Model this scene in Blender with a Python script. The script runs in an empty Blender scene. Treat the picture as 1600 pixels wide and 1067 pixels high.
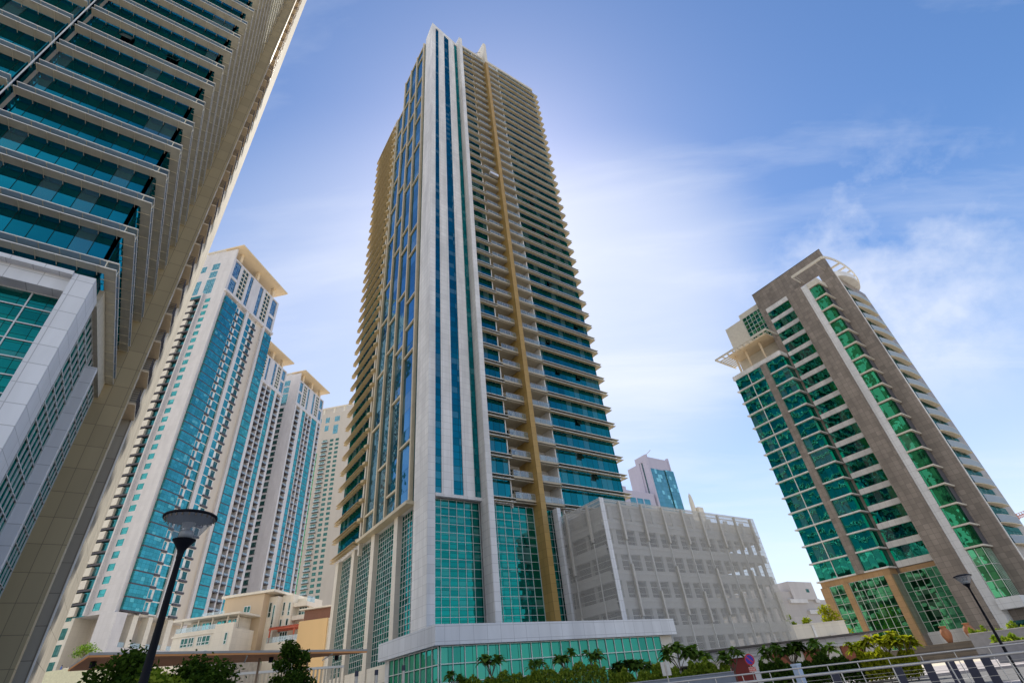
import bpy, math, random
import numpy as np
from mathutils import Matrix, Vector
random.seed(7); rng = np.random.default_rng(7)
SC = bpy.context.scene
COL = SC.collection
E = 1.3                                   # eye height of the photographer above the pavement
R = math.radians

# ------------------------------------------------------------------ camera
cam_d = bpy.data.cameras.new('camera'); cam = bpy.data.objects.new('camera', cam_d); COL.objects.link(cam)
SC.camera = cam
cam_d.sensor_width = 36.0; cam_d.lens = 36.0 * 764.886 / 1600.0
cam_d.clip_start = 0.1; cam_d.clip_end = 9000
_p, _r = 0.62590185, 0.112614628
_up0 = Vector((0, -math.sin(_p), math.cos(_p))); _rt0 = Vector((1, 0, 0)); _fw = Vector((0, math.cos(_p), math.sin(_p)))
_s, _c = math.sin(-_r), math.cos(_r)
_rt = _rt0 * _c + _up0 * _s
_up = _up0 * _c - _rt0 * _s
cam.matrix_world = Matrix(((_rt.x, _up.x, -_fw.x, 0), (_rt.y, _up.y, -_fw.y, 0), (_rt.z, _up.z, -_fw.z, E), (0, 0, 0, 1)))

# ------------------------------------------------------------------ sky, sun, exposure
SUN_EL, SUN_AZ = 50.0, -1.0               # azimuth measured from +Y towards +X
w = bpy.data.worlds.new('World'); SC.world = w; w.use_nodes = True
nt = w.node_tree; nt.nodes.clear()
def N(tree, t, **k):
    n = tree.nodes.new(t)
    for a, b in k.items(): setattr(n, a, b)
    return n
def math_node(tree, op, a, b=None, c=None, clamp=False):
    n = N(tree, 'ShaderNodeMath', operation=op); n.use_clamp = clamp
    for i, x in enumerate((a, b, c)):
        if x is None: continue
        if isinstance(x, (int, float)): n.inputs[i].default_value = x
        else: tree.links.new(x, n.inputs[i])
    return n.outputs[0]
sky = N(nt, 'ShaderNodeTexSky'); sky.sky_type = 'NISHITA'; sky.sun_disc = False
sky.sun_elevation = R(SUN_EL); sky.sun_rotation = R(SUN_AZ); sky.air_density = 1.0; sky.dust_density = 0.35; sky.ozone_density = 3.0
bg = N(nt, 'ShaderNodeBackground'); bg.inputs[1].default_value = 0.105
out = N(nt, 'ShaderNodeOutputWorld')
tc = N(nt, 'ShaderNodeTexCoord'); sep = N(nt, 'ShaderNodeSeparateXYZ'); nt.links.new(tc.outputs['Generated'], sep.inputs[0])
zc = math_node(nt, 'MAXIMUM', sep.outputs[2], 0.0)
zz = math_node(nt, 'ADD', zc, 0.22)
ux = math_node(nt, 'DIVIDE', sep.outputs[0], zz); uy = math_node(nt, 'DIVIDE', sep.outputs[1], zz)
comb = N(nt, 'ShaderNodeCombineXYZ'); nt.links.new(ux, comb.inputs[0]); nt.links.new(uy, comb.inputs[1])
mp = N(nt, 'ShaderNodeMapping'); nt.links.new(comb.outputs[0], mp.inputs[0])
mp.inputs['Rotation'].default_value = (0, 0, R(-28)); mp.inputs['Scale'].default_value = (0.6, 2.6, 1); mp.inputs['Location'].default_value = (3.1, 1.7, 0)
n1 = N(nt, 'ShaderNodeTexNoise'); n1.inputs['Scale'].default_value = 1.5; n1.inputs['Detail'].default_value = 9; n1.inputs['Roughness'].default_value = 0.58; n1.inputs['Distortion'].default_value = 0.35
nt.links.new(mp.outputs[0], n1.inputs[0])
r1 = N(nt, 'ShaderNodeMapRange'); r1.inputs[1].default_value = 0.50; r1.inputs[2].default_value = 0.82; r1.inputs[4].default_value = 0.48
nt.links.new(n1.outputs[0], r1.inputs[0])
# one bright bank of haze and cumulus low in the sky to the right of the big tower
def lobe(az, el, lo, hi, amt):
    d = Vector((math.sin(R(az)) * math.cos(R(el)), math.cos(R(az)) * math.cos(R(el)), math.sin(R(el))))
    vm = N(nt, 'ShaderNodeVectorMath', operation='DOT_PRODUCT'); nt.links.new(tc.outputs['Generated'], vm.inputs[0]); vm.inputs[1].default_value = d
    mr = N(nt, 'ShaderNodeMapRange'); mr.interpolation_type = 'SMOOTHSTEP'
    mr.inputs[1].default_value = math.cos(R(hi)); mr.inputs[2].default_value = math.cos(R(lo)); mr.inputs[4].default_value = amt
    nt.links.new(vm.outputs['Value'], mr.inputs[0]); return mr.outputs[0]
n2 = N(nt, 'ShaderNodeTexNoise'); n2.inputs['Scale'].default_value = 3.4; n2.inputs['Detail'].default_value = 9; n2.inputs['Roughness'].default_value = 0.6
nt.links.new(tc.outputs['Generated'], n2.inputs[0])
r2 = N(nt, 'ShaderNodeMapRange'); r2.inputs[1].default_value = 0.44; r2.inputs[2].default_value = 0.60
nt.links.new(n2.outputs[0], r2.inputs[0])
cum = math_node(nt, 'MULTIPLY', r2.outputs[0], lobe(44, 30, 3, 16, 0.60))
glow = math_node(nt, 'MULTIPLY', math_node(nt, 'ADD', math_node(nt, 'MULTIPLY', n1.outputs[0], 0.9), 0.5), lobe(14.5, 37, 0, 21, 0.66))
glow2 = lobe(-20, 30, 2, 32, 0.42)
hz = N(nt, 'ShaderNodeMapRange'); hz.interpolation_type = 'SMOOTHSTEP'; hz.inputs[1].default_value = 0.62; hz.inputs[2].default_value = 0.0; hz.inputs[3].default_value = 0.0; hz.inputs[4].default_value = 0.6
nt.links.new(zc, hz.inputs[0])
def screen(a, b):
    return math_node(nt, 'SUBTRACT', 1.0, math_node(nt, 'MULTIPLY', math_node(nt, 'SUBTRACT', 1.0, a), math_node(nt, 'SUBTRACT', 1.0, b)), clamp=True)
back = math_node(nt, 'MULTIPLY', math_node(nt, 'ADD', n1.outputs[0], 0.35), lobe(-142, 16, 8, 66, 0.85))   # added unseen bright bank behind the camera, fills the shaded facades
cl = screen(screen(screen(screen(r1.outputs[0], cum), glow), hz.outputs[0]), glow2)
mix = N(nt, 'ShaderNodeMix', data_type='RGBA'); nt.links.new(cl, mix.inputs['Factor']); hs = N(nt, 'ShaderNodeHueSaturation'); hs.inputs['Saturation'].default_value = 1.17; hs.inputs['Value'].default_value = 1.10; nt.links.new(sky.outputs[0], hs.inputs['Color']); vt = N(nt, 'ShaderNodeMix', data_type='RGBA', blend_type='MULTIPLY'); vt.inputs['Factor'].default_value = 1.0; nt.links.new(hs.outputs[0], vt.inputs['A']); vt.inputs['B'].default_value = (1.03, 1.0, 1.02, 1); nt.links.new(vt.outputs['Result'], mix.inputs['A']); mix.inputs['B'].default_value = (6.5, 6.8, 7.5, 1)
mix2 = N(nt, 'ShaderNodeMix', data_type='RGBA'); nt.links.new(back, mix2.inputs['Factor']); nt.links.new(mix.outputs['Result'], mix2.inputs['A']); mix2.inputs['B'].default_value = (9.8, 9.6, 9.2, 1)   # warm white of the added bank, lifts the left-facing walls
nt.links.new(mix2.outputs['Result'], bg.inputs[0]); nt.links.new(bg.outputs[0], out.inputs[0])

sun_d = bpy.data.lights.new('sun', 'SUN'); sun = bpy.data.objects.new('sun', sun_d); COL.objects.link(sun)
sun_d.energy = 4.6; sun_d.angle = R(0.55); sun_d.color = (1.0, 0.94, 0.84)
_sd = Vector((math.sin(R(SUN_AZ)) * math.cos(R(SUN_EL)), math.cos(R(SUN_AZ)) * math.cos(R(SUN_EL)), math.sin(R(SUN_EL))))
sun.rotation_euler = _sd.to_track_quat('Z', 'Y').to_euler()
SC.view_settings.view_transform = 'Standard'; SC.view_settings.look = 'None'; SC.view_settings.exposure = 0.50; SC.view_settings.gamma = 1.0
SC.cycles.max_bounces = 6; SC.cycles.diffuse_bounces = 3; SC.cycles.glossy_bounces = 4; SC.cycles.transmission_bounces = 6; SC.cycles.transparent_max_bounces = 8
SC.cycles.caustics_reflective = False; SC.cycles.caustics_refractive = False
try: SC.cycles.use_denoising = True
except Exception: pass

# ------------------------------------------------------------------ mesh helpers
class MB:
    def __init__(s): s.v = []; s.f = []
    def add(s, vs, fs):
        n = len(s.v); s.v += [tuple(map(float, v)) for v in vs]; s.f += [tuple(i + n for i in f) for f in fs]; return s
    def box(s, x0, x1, y0, y1, z0, z1):
        if x1 < x0: x0, x1 = x1, x0
        if y1 < y0: y0, y1 = y1, y0
        return s.add([(x0,y0,z0),(x1,y0,z0),(x1,y1,z0),(x0,y1,z0),(x0,y0,z1),(x1,y0,z1),(x1,y1,z1),(x0,y1,z1)],
                     [(0,3,2,1),(4,5,6,7),(0,1,5,4),(1,2,6,5),(2,3,7,6),(3,0,4,7)])
    def prism(s, poly, z0, z1):          # poly counter-clockwise; z1 a number or one per corner
        n = len(poly); zt = z1 if isinstance(z1, (list, tuple)) else [z1] * n
        return s.add([(x, y, z0) for x, y in poly] + [(x, y, z) for (x, y), z in zip(poly, zt)],
                     [tuple(range(n - 1, -1, -1)), tuple(range(n, 2 * n))] + [(i, (i + 1) % n, n + (i + 1) % n, n + i) for i in range(n)])
    def tube(s, p0, p1, r0, r1=None, n=8, cap=True):
        p0 = Vector(p0); p1 = Vector(p1); r1 = r0 if r1 is None else r1
        d = (p1 - p0).normalized(); a = d.orthogonal().normalized(); b = d.cross(a)
        vs = [p + (a * math.cos(2*math.pi*i/n) + b * math.sin(2*math.pi*i/n)) * r for p, r in ((p0, r0), (p1, r1)) for i in range(n)]
        fs = [(i, (i+1) % n, n + (i+1) % n, n + i) for i in range(n)]
        if cap: fs += [tuple(range(n-1, -1, -1)), tuple(range(n, 2*n))]
        return s.add(vs, fs)
    def path(s, pts, r, n=8):
        for a, b in zip(pts, pts[1:]): s.tube(a, b, r, r, n)
        return s
    def lathe(s, prof, n=24, c=(0, 0)):
        m = len(prof)
        vs = [(c[0] + r*math.cos(2*math.pi*i/n), c[1] + r*math.sin(2*math.pi*i/n), z) for r, z in prof for i in range(n)]
        fs = [(j*n + i, j*n + (i+1) % n, (j+1)*n + (i+1) % n, (j+1)*n + i) for j in range(m-1) for i in range(n)]
        return s.add(vs, fs)
    # a box given in facade terms: F = (kind, plane); u along the facade, d outwards, z up
    def fb(s, F, u0, u1, d0, d1, z0, z1):
        k, c = F
        if k == 'S': return s.box(u0, u1, c - d0, c - d1, z0, z1)      # faces -y
        if k == 'W': return s.box(c - d0, c - d1, u0, u1, z0, z1)      # faces -x
        if k == 'E': return s.box(c + d0, c + d1, u0, u1, z0, z1)      # faces +x
    def mesh(s, name, m, smooth=False):
        me = bpy.data.meshes.new(name); me.from_pydata(s.v, [], s.f); me.materials.append(m); me.update()
        if smooth: me.polygons.foreach_set('use_smooth', [True] * len(me.polygons))
        return me
    def build(s, name, m, parent=None, loc=(0, 0, 0), smooth=False):
        return put(s.mesh(name, m, smooth), name, parent, loc)
def put(me, name, parent=None, loc=(0, 0, 0)):
    o = bpy.data.objects.new(name, me); COL.objects.link(o); o.location = loc
    if parent is not None: o.parent = parent
    return o
def dup(o, parent, loc=None):            # a copy of a part and of its sub-parts
    c = o.copy(); COL.objects.link(c); c.parent = parent
    if loc is not None: c.location = loc
    for ch in list(o.children):
        k = ch.copy(); COL.objects.link(k); k.parent = c
    return c
def tag(o, label, cat, group=None, kind=None):
    if label: o['label'] = label
    if cat: o['category'] = cat
    if group: o['group'] = group
    if kind: o['kind'] = kind
    return o
def thing(name, label, cat, loc=(0, 0, 0), rz=0.0, group=None):
    o = bpy.data.objects.new(name, None); COL.objects.link(o); o.location = loc; o.rotation_euler = (0, 0, rz)
    return tag(o, label, cat, group)
def dup_thing(t, loc, rz, label, scale=None):
    r = t.copy(); COL.objects.link(r); r.location = loc; r.rotation_euler = (0, 0, rz); r['label'] = label
    if scale: r.scale = (scale,) * 3
    for ch in list(t.children): dup(ch, r)
    return r
def structure(name, mb, m, loc=(0, 0, 0), rz=0, kind='structure'):
    o = mb.build(name, m, None, loc); o.rotation_euler = (0, 0, rz); o['kind'] = kind; return o
def polar(az, dist, z=0.0): return (math.sin(R(az)) * dist, math.cos(R(az)) * dist, z)

# ------------------------------------------------------------------ materials
MATS = {}
def new_mat(name):
    m = bpy.data.materials.new(name); m.use_nodes = True; t = m.node_tree; t.nodes.clear()
    o = N(t, 'ShaderNodeOutputMaterial'); MATS[name] = m; return m, t, o
def facade_uv(t):
    """(horizontal coordinate along the wall, height) in object space, whatever way the wall faces"""
    tc = N(t, 'ShaderNodeTexCoord'); s = N(t, 'ShaderNodeSeparateXYZ'); t.links.new(tc.outputs['Object'], s.inputs[0])
    sn = N(t, 'ShaderNodeSeparateXYZ'); t.links.new(tc.outputs['Normal'], sn.inputs[0])
    ay = math_node(t, 'GREATER_THAN', math_node(t, 'ABSOLUTE', sn.outputs[1]), 0.6)
    az = math_node(t, 'GREATER_THAN', math_node(t, 'ABSOLUTE', sn.outputs[2]), 0.7)
    ax = math_node(t, 'SUBTRACT', 1.0, ay)
    u = math_node(t, 'ADD', math_node(t, 'MULTIPLY', s.outputs[0], ay), math_node(t, 'MULTIPLY', s.outputs[1], ax))
    v = math_node(t, 'ADD', math_node(t, 'MULTIPLY', s.outputs[2], math_node(t, 'SUBTRACT', 1.0, az)), math_node(t, 'MULTIPLY', s.outputs[0], az))
    return u, v, tc
def grid(t, u, v, pu, pv, wu, wv):
    fu = math_node(t, 'DIVIDE', u, pu); fv = math_node(t, 'DIVIDE', v, pv)
    lu = math_node(t, 'LESS_THAN', math_node(t, 'FRACT', fu), wu / pu); lv = math_node(t, 'LESS_THAN', math_node(t, 'FRACT', fv), wv / pv)
    line = math_node(t, 'MAXIMUM', lu, lv)
    c = N(t, 'ShaderNodeCombineXYZ'); t.links.new(math_node(t, 'FLOOR', fu), c.inputs[0]); t.links.new(math_node(t, 'FLOOR', fv), c.inputs[1])
    oi = N(t, 'ShaderNodeObjectInfo'); t.links.new(math_node(t, 'MULTIPLY', oi.outputs['Random'], 97.0), c.inputs[2])
    wn = N(t, 'ShaderNodeTexWhiteNoise', noise_dimensions='3D'); t.links.new(c.outputs[0], wn.inputs[0])
    return line, wn
def rgb(t, c):
    n = N(t, 'ShaderNodeRGB'); n.outputs[0].default_value = (*c, 1); return n.outputs[0]
def mixc(t, f, a, b, blend='MIX'):
    n = N(t, 'ShaderNodeMix', data_type='RGBA', blend_type=blend)
    for k, x in (('Factor', f), ('A', a), ('B', b)):
        if isinstance(x, (int, float)): n.inputs[k].default_value = x
        elif isinstance(x, tuple): n.inputs[k].default_value = (*x, 1)
        else: t.links.new(x, n.inputs[k])
    return n.outputs['Result']
def scale_noise(t, tc, scale, lo, hi, detail=4, stretch=None):
    n = N(t, 'ShaderNodeTexNoise'); n.inputs['Scale'].default_value = scale; n.inputs['Detail'].default_value = detail
    src = N(t, 'ShaderNodeNewGeometry').outputs['Position']
    if stretch:
        mpn = N(t, 'ShaderNodeMapping'); mpn.inputs['Scale'].default_value = stretch; t.links.new(src, mpn.inputs[0]); src = mpn.outputs[0]
    t.links.new(src, n.inputs[0])
    mr = N(t, 'ShaderNodeMapRange'); mr.inputs[1].default_value = 0.3; mr.inputs[2].default_value = 0.7; mr.inputs[3].default_value = lo; mr.inputs[4].default_value = hi
    t.links.new(n.outputs[0], mr.inputs[0]); return mr.outputs[0]
def cladding(name, col, pu=0, pv=0, w=0.02, var=0.05, joint=0.55, rough=0.45, stain=0.10, spec=0.4):
    m, t, o = new_mat(name); b = N(t, 'ShaderNodeBsdfPrincipled'); t.links.new(b.outputs[0], o.inputs[0])
    u, v, tc = facade_uv(t)
    c = mixc(t, 1.0, rgb(t, col), scale_noise(t, tc, 0.55, 1 - stain, 1 + stain * 0.4, 6, (1, 1, 0.18)), 'MULTIPLY')
    if pu:
        line, wn = grid(t, u, v, pu, pv, w, w)
        mr = N(t, 'ShaderNodeMapRange'); mr.inputs[3].default_value = 1 - var; mr.inputs[4].default_value = 1 + var; t.links.new(wn.outputs[0], mr.inputs[0])
        c = mixc(t, 1.0, c, mr.outputs[0], 'MULTIPLY')
        c = mixc(t, line, c, tuple(x * joint for x in col))
    t.links.new(c, b.inputs['Base Color']); b.inputs['Roughness'].default_value = rough; b.inputs['Specular IOR Level'].default_value = spec
    return m
def plain(name, col, rough=0.5, metal=0.0, var=0.12, scale=3.0, spec=0.5):
    m, t, o = new_mat(name); b = N(t, 'ShaderNodeBsdfPrincipled'); t.links.new(b.outputs[0], o.inputs[0])
    tc = N(t, 'ShaderNodeTexCoord')
    c = mixc(t, 1.0, rgb(t, col), scale_noise(t, tc, scale, 1 - var, 1 + var * 0.5), 'MULTIPLY')
    t.links.new(c, b.inputs['Base Color']); b.inputs['Roughness'].default_value = rough; b.inputs['Metallic'].default_value = metal; b.inputs['Specular IOR Level'].default_value = spec
    return m
def glazing(name, tint, inner, pu=1.3, pv=3.5, w=0.05, vo=0.0, wave=0.010, tilt=0.006, refl=0.72, joint=(0.01, 0.03, 0.03), split=0.0, blinds=0.25):
    """tinted reflective glass: each pane leans a hair differently and is faintly wavy, so reflections break up"""
    m, t, o = new_mat(name); u, v, tc = facade_uv(t)
    if vo: v = math_node(t, 'ADD', v, vo)
    line, wn = grid(t, u, v, pu, pv, w, w)
    if split:
        f = math_node(t, 'FRACT', math_node(t, 'DIVIDE', v, pv))
        l2 = math_node(t, 'LESS_THAN', math_node(t, 'ABSOLUTE', math_node(t, 'SUBTRACT', f, split)), 0.5 * w / pv)
        line = math_node(t, 'MAXIMUM', line, l2)
    geo = N(t, 'ShaderNodeNewGeometry')
    v1 = N(t, 'ShaderNodeVectorMath', operation='SUBTRACT'); t.links.new(wn.outputs['Color'], v1.inputs[0]); v1.inputs[1].default_value = (.5, .5, .5)
    v1s = N(t, 'ShaderNodeVectorMath', operation='SCALE'); t.links.new(v1.outputs[0], v1s.inputs[0]); v1s.inputs['Scale'].default_value = tilt * 2
    nz = N(t, 'ShaderNodeTexNoise'); nz.inputs['Scale'].default_value = 0.9; nz.inputs['Detail'].default_value = 2; t.links.new(geo.outputs['Position'], nz.inputs[0])
    v2 = N(t, 'ShaderNodeVectorMath', operation='SUBTRACT'); t.links.new(nz.outputs['Color'], v2.inputs[0]); v2.inputs[1].default_value = (.5, .5, .5)
    v2s = N(t, 'ShaderNodeVectorMath', operation='SCALE'); t.links.new(v2.outputs[0], v2s.inputs[0]); v2s.inputs['Scale'].default_value = wave * 2
    a1 = N(t, 'ShaderNodeVectorMath', operation='ADD'); t.links.new(geo.outputs['Normal'], a1.inputs[0]); t.links.new(v1s.outputs[0], a1.inputs[1])
    a2 = N(t, 'ShaderNodeVectorMath', operation='ADD'); t.links.new(a1.outputs[0], a2.inputs[0]); t.links.new(v2s.outputs[0], a2.inputs[1])
    nn = N(t, 'ShaderNodeVectorMath', operation='NORMALIZE'); t.links.new(a2.outputs[0], nn.inputs[0])
    gl = N(t, 'ShaderNodeBsdfGlossy'); gl.inputs['Roughness'].default_value = 0.015; t.links.new(nn.outputs[0], gl.inputs['Normal'])
    tv = N(t, 'ShaderNodeMapRange'); tv.inputs[3].default_value = 0.72; tv.inputs[4].default_value = 1.12; t.links.new(wn.outputs[0], tv.inputs[0])
    t.links.new(mixc(t, 1.0, rgb(t, tint), tv.outputs[0], 'MULTIPLY'), gl.inputs['Color'])
    df = N(t, 'ShaderNodeBsdfDiffuse')
    # rooms behind the glass: some with blinds half drawn, most dark
    bl = math_node(t, 'MULTIPLY', math_node(t, 'GREATER_THAN', wn.outputs[0], 1 - blinds), 1.0)
    ic = mixc(t, bl, inner, tuple(min(1, x * 2.5 + 0.09) for x in inner))
    t.links.new(mixc(t, line, ic, joint), df.inputs['Color'])
    ms = N(t, 'ShaderNodeMixShader'); t.links.new(math_node(t, 'MULTIPLY', math_node(t, 'SUBTRACT', 1.0, line), math_node(t, 'SUBTRACT', refl, math_node(t, 'MULTIPLY', bl, refl * .22))), ms.inputs[0])
    t.links.new(df.outputs[0], ms.inputs[1]); t.links.new(gl.outputs[0], ms.inputs[2]); t.links.new(ms.outputs[0], o.inputs[0])
    return m
def clear_glass(name, tint, amount=0.6, rough=0.03):
    m, t, o = new_mat(name)
    tr = N(t, 'ShaderNodeBsdfTransparent'); tr.inputs[0].default_value = (*tint, 1)
    gl = N(t, 'ShaderNodeBsdfGlossy'); gl.inputs['Roughness'].default_value = rough; gl.inputs['Color'].default_value = (.9, .95, 1, 1)
    df = N(t, 'ShaderNodeBsdfDiffuse'); df.inputs[0].default_value = (.75, .8, .82, 1)
    m1 = N(t, 'ShaderNodeMixShader'); m1.inputs[0].default_value = 0.45; t.links.new(gl.outputs[0], m1.inputs[1]); t.links.new(df.outputs[0], m1.inputs[2])
    m2 = N(t, 'ShaderNodeMixShader'); m2.inputs[0].default_value = amount; t.links.new(m1.outputs[0], m2.inputs[1]); t.links.new(tr.outputs[0], m2.inputs[2])
    t.links.new(m2.outputs[0], o.inputs[0]); return m
def frosted(name, col):
    m, t, o = new_mat(name); df = N(t, 'ShaderNodeBsdfDiffuse'); df.inputs[0].default_value = (*col, 1)
    tl = N(t, 'ShaderNodeBsdfTranslucent'); tl.inputs[0].default_value = (*col, 1); ms = N(t, 'ShaderNodeMixShader'); ms.inputs[0].default_value = .55
    t.links.new(df.outputs[0], ms.inputs[1]); t.links.new(tl.outputs[0], ms.inputs[2]); t.links.new(ms.outputs[0], o.inputs[0]); return m
def foliage(name, c0, c1, trans=0.35):
    m, t, o = new_mat(name); geo = N(t, 'ShaderNodeNewGeometry')
    ramp = mixc(t, geo.outputs['Random Per Island'], c0, c1)
    df = N(t, 'ShaderNodeBsdfDiffuse'); t.links.new(ramp, df.inputs[0])
    tl = N(t, 'ShaderNodeBsdfTranslucent'); t.links.new(mixc(t, 1.0, ramp, (1.3, 1.35, 0.5), 'MULTIPLY'), tl.inputs[0])
    ms = N(t, 'ShaderNodeMixShader'); ms.inputs[0].default_value = trans; t.links.new(df.outputs[0], ms.inputs[1]); t.links.new(tl.outputs[0], ms.inputs[2])
    t.links.new(ms.outputs[0], o.inputs[0]); return m

WHITE = cladding('white_cladding', (.78, .77, .76), 1.25, 1.14, .05, .05, .66, stain=.2)
WHITE_BIG = cladding('white_panels', (.77, .78, .80), 1.6, 1.25, .045, .04, .64, stain=.16)
CREAM = cladding('cream_cladding', (.72, .67, .58), 1.3, 1.2, .02, .03, .7)
BALC = plain('balcony_metal', (.50, .44, .33), .5, 0, .12, 1.5)
BONE = plain('bone_metal', (.66, .62, .54), .45, 0, .1, 1.5)
BLADE = plain('louvre_metal', (.55, .46, .29), .4, 0, .15, 1.2)
BLADE_L = plain('pale_louvre_metal', (.76, .71, .55), .4, 0, .15, 1.2)
BLADE_G = plain('gold_lit_louvre_metal', (.48, .37, .20), .45, 0, .15, 1.2)  # golden bounce light put into the side louvre colour
FRAME = plain('ochre_frame_metal', (.58, .50, .35), .45, 0, .12, 1.2)
LIP = plain('louvre_edge', (.86, .84, .79), .3, 0, .05, 1.2)
GOLD = cladding('ochre_tiles', (.43, .28, .09), .98, 1.14, .03, .08, .45, .4)
TAN = cladding('tan_tiles', (.275, .235, .205), .95, .9, .04, .16, .5, .4, stain=.25)
TAN_WARM_LIT = cladding('warm_lit_tan_tiles', (.46, .29, .15), .95, .9, .03, .08, .6, .45)  # the tan tiles again, with warm light put into the colour
SOFFIT = plain('soffit', (.62, .57, .46), .7)
CONC = plain('concrete', (.42, .41, .39), .8, 0, .2, 1.2)
GLASS = glazing('tower_glass', (.015, .275, .315), (.004, .030, .034), 1.3, 3.5, .06, 0.0, .010, .006, .80, split=.0)
GLASS_STRIPE = glazing('stripe_glass', (.015, .32, .37), (.004, .030, .034), 1.35, 1.14, .05, .0, .006, .006, .80)
GLASS_POD = glazing('podium_glass', (.014, .31, .26), (.005, .040, .034), 1.28, .57, .03, .0, .012, .014, .80)
GLASS_L = glazing('blue_tower_glass', (.010, .27, .36), (.003, .02, .03), 1.06, 3.5, .05, 0.0, .008, .006, .82, blinds=.12)
GLASS_GREY = glazing('grey_glass', (.22, .46, .62), (.02, .035, .035), 2.4, 3.5, .05, 0, .02, .012, .74, blinds=.1)
GLASS_R = glazing('green_glass', (.04, .48, .36), (.003, .026, .022), 1.35, 3.5, .05, 0, .022, .012, .80)
GLASS_BAY = glazing('bay_glass', (.04, .30, .15), (.003, .018, .016), 1.35, 3.5, .05, 0, .06, .02, .80, blinds=.1)
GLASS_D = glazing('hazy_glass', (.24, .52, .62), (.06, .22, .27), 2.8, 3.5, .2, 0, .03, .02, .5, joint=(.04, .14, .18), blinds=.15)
GLASS_SHOP = glazing('shopfront_glass', (.05, .34, .27), (.008, .05, .04), 1.36, 1.45, .05, 0, .02, .01, .74)
GLASS_R2 = glazing('green_podium_glass', (.12, .46, .24), (.01, .07, .03), 1.2, 1.2, .04, 0, .012, .012, .70)
GLASS_T = glazing('turquoise_glass', (.09, .44, .46), (.02, .13, .14), 1.4, 1.2, .04, 0, .008, .006, .66, blinds=.05)
WINDOW = glazing('window_glass', (.14, .46, .60), (.008, .03, .035), 1.0, 1.2, .06, 0, .01, .01, .6, joint=(.5, .5, .48))
DARKWIN = glazing('dark_window', (.10, .28, .26), (.004, .012, .012), .9, 1.1, .05, 0, .01, .01, .5)
RAIL = clear_glass('balcony_glass', (.82, .92, .95), .80)
LAMPGLASS = clear_glass('lamp_glass', (.74, .78, .82), .76, .12)
FROST = frosted('frosted_blade', (.36, .36, .32)); FROST_BLUE = frosted('blue_frosted_blade', (.50, .62, .68))
MULL = plain('mullion', (.66, .67, .66), .35, .2, .05)
BLACK = plain('black_paint', (.006, .007, .012), .5, 0, .2, 3.0, .15)
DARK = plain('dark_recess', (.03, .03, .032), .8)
DARKBAR = plain('charcoal_metal', (.06, .055, .07), .5)
STEEL = plain('brushed_steel', (.50, .47, .43), .35, .35, .08)
NAVY = plain('navy_metal', (.022, .026, .055), .4, .2)
ROOFTAN = plain('peach_soffit', (.72, .58, .40), .7, 0, .06)
# ------------------------------------------------------------------ shared builders
def curtain(root, F, u0, u1, z0, z1, glass, pu, pz, name='curtain_wall', bar=.05, out=.09, uo=0.0, zo=0.0):
    """a glazed curtain wall (one part) with its metal grid as a sub-part"""
    g = MB().fb(F, u0, u1, -.3, 0, z0, z1).build(name, glass, root)
    m = MB(); n = max(1, round((u1 - u0) / pu)); st = (u1 - u0) / n
    for i in range(n + 1):
        u = min(max(u0 + i * st, u0 + bar/2), u1 - bar/2); m.fb(F, u - bar/2, u + bar/2, .0, out, z0, z1)
    k = max(1, round((z1 - z0) / pz)); sz = (z1 - z0) / k
    for i in range(k + 1):
        z = min(max(z0 + i * sz, z0 + bar/2), z1 - bar/2); m.fb(F, u0, u1, .002, out - .012, z - bar/2, z + bar/2)
    m.build('mullions', MULL, g)
    return g
def blades(m, F, u0, u1, gap=.55, depth=(.27, 1.0), pitch=1.3, t=.04, lip=.07, fm=None, em=None):
    """a slatted lower sun-shade blade with brackets (into m) and a frosted upper blade (into fm); upper blade top at z = 0"""
    m.fb(F, u0, u1, depth[0], depth[1] - .05, -gap - t, -gap)
    em = em or m
    for zt in (0, -gap): em.fb(F, u0, u1, depth[1] - .05, depth[1], zt - lip, zt + .012)
    m.fb(F, u0, u1, depth[0], depth[0] + .04, -lip, .012)
    if fm is not None: fm.fb(F, u0, u1, depth[0] + .04, depth[1] - .05, -t, -.004)
    else: m.fb(F, u0, u1, depth[0] + .04, depth[1] - .05, -t, -.004)
    n = max(1, round((u1 - u0) / pitch)); st = (u1 - u0) / n
    for i in range(n + 1):
        u = min(max(u0 + i * st, u0 + .02), u1 - .02)
        m.fb(F, u - .016, u + .016, 0, depth[1] - .055, -t - .05, -t - .003); m.fb(F, u - .016, u + .016, 0, depth[1] - .055, -gap - t - .05, -gap - t - .003)
        m.fb(F, u - .016, u + .016, depth[0], depth[0] + .05, -gap + .003, -t - .055)
    return m
def rail_meshes(F, u0, u1, d, h=1.05):
    g = MB().fb(F, u0 + .03, u1 - .03, d - .06, d - .04, .12, h - .06)
    m = MB().fb(F, u0, u1, d - .08, d - .02, h - .05, h); n = max(1, round((u1 - u0) / 1.2))
    for i in range(n + 1):
        u = u0 + .03 + (u1 - u0 - .06) * i / n; m.fb(F, u - .025, u + .025, d - .075, d - .025, 0, h - .05)
    return g, m
YAW_SITE = R(36.8)      # facades along azimuth 53.2 degrees
YAW_LEFT = R(-8.0)      # the towers on the left: facades along azimuth 98 degrees

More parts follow.
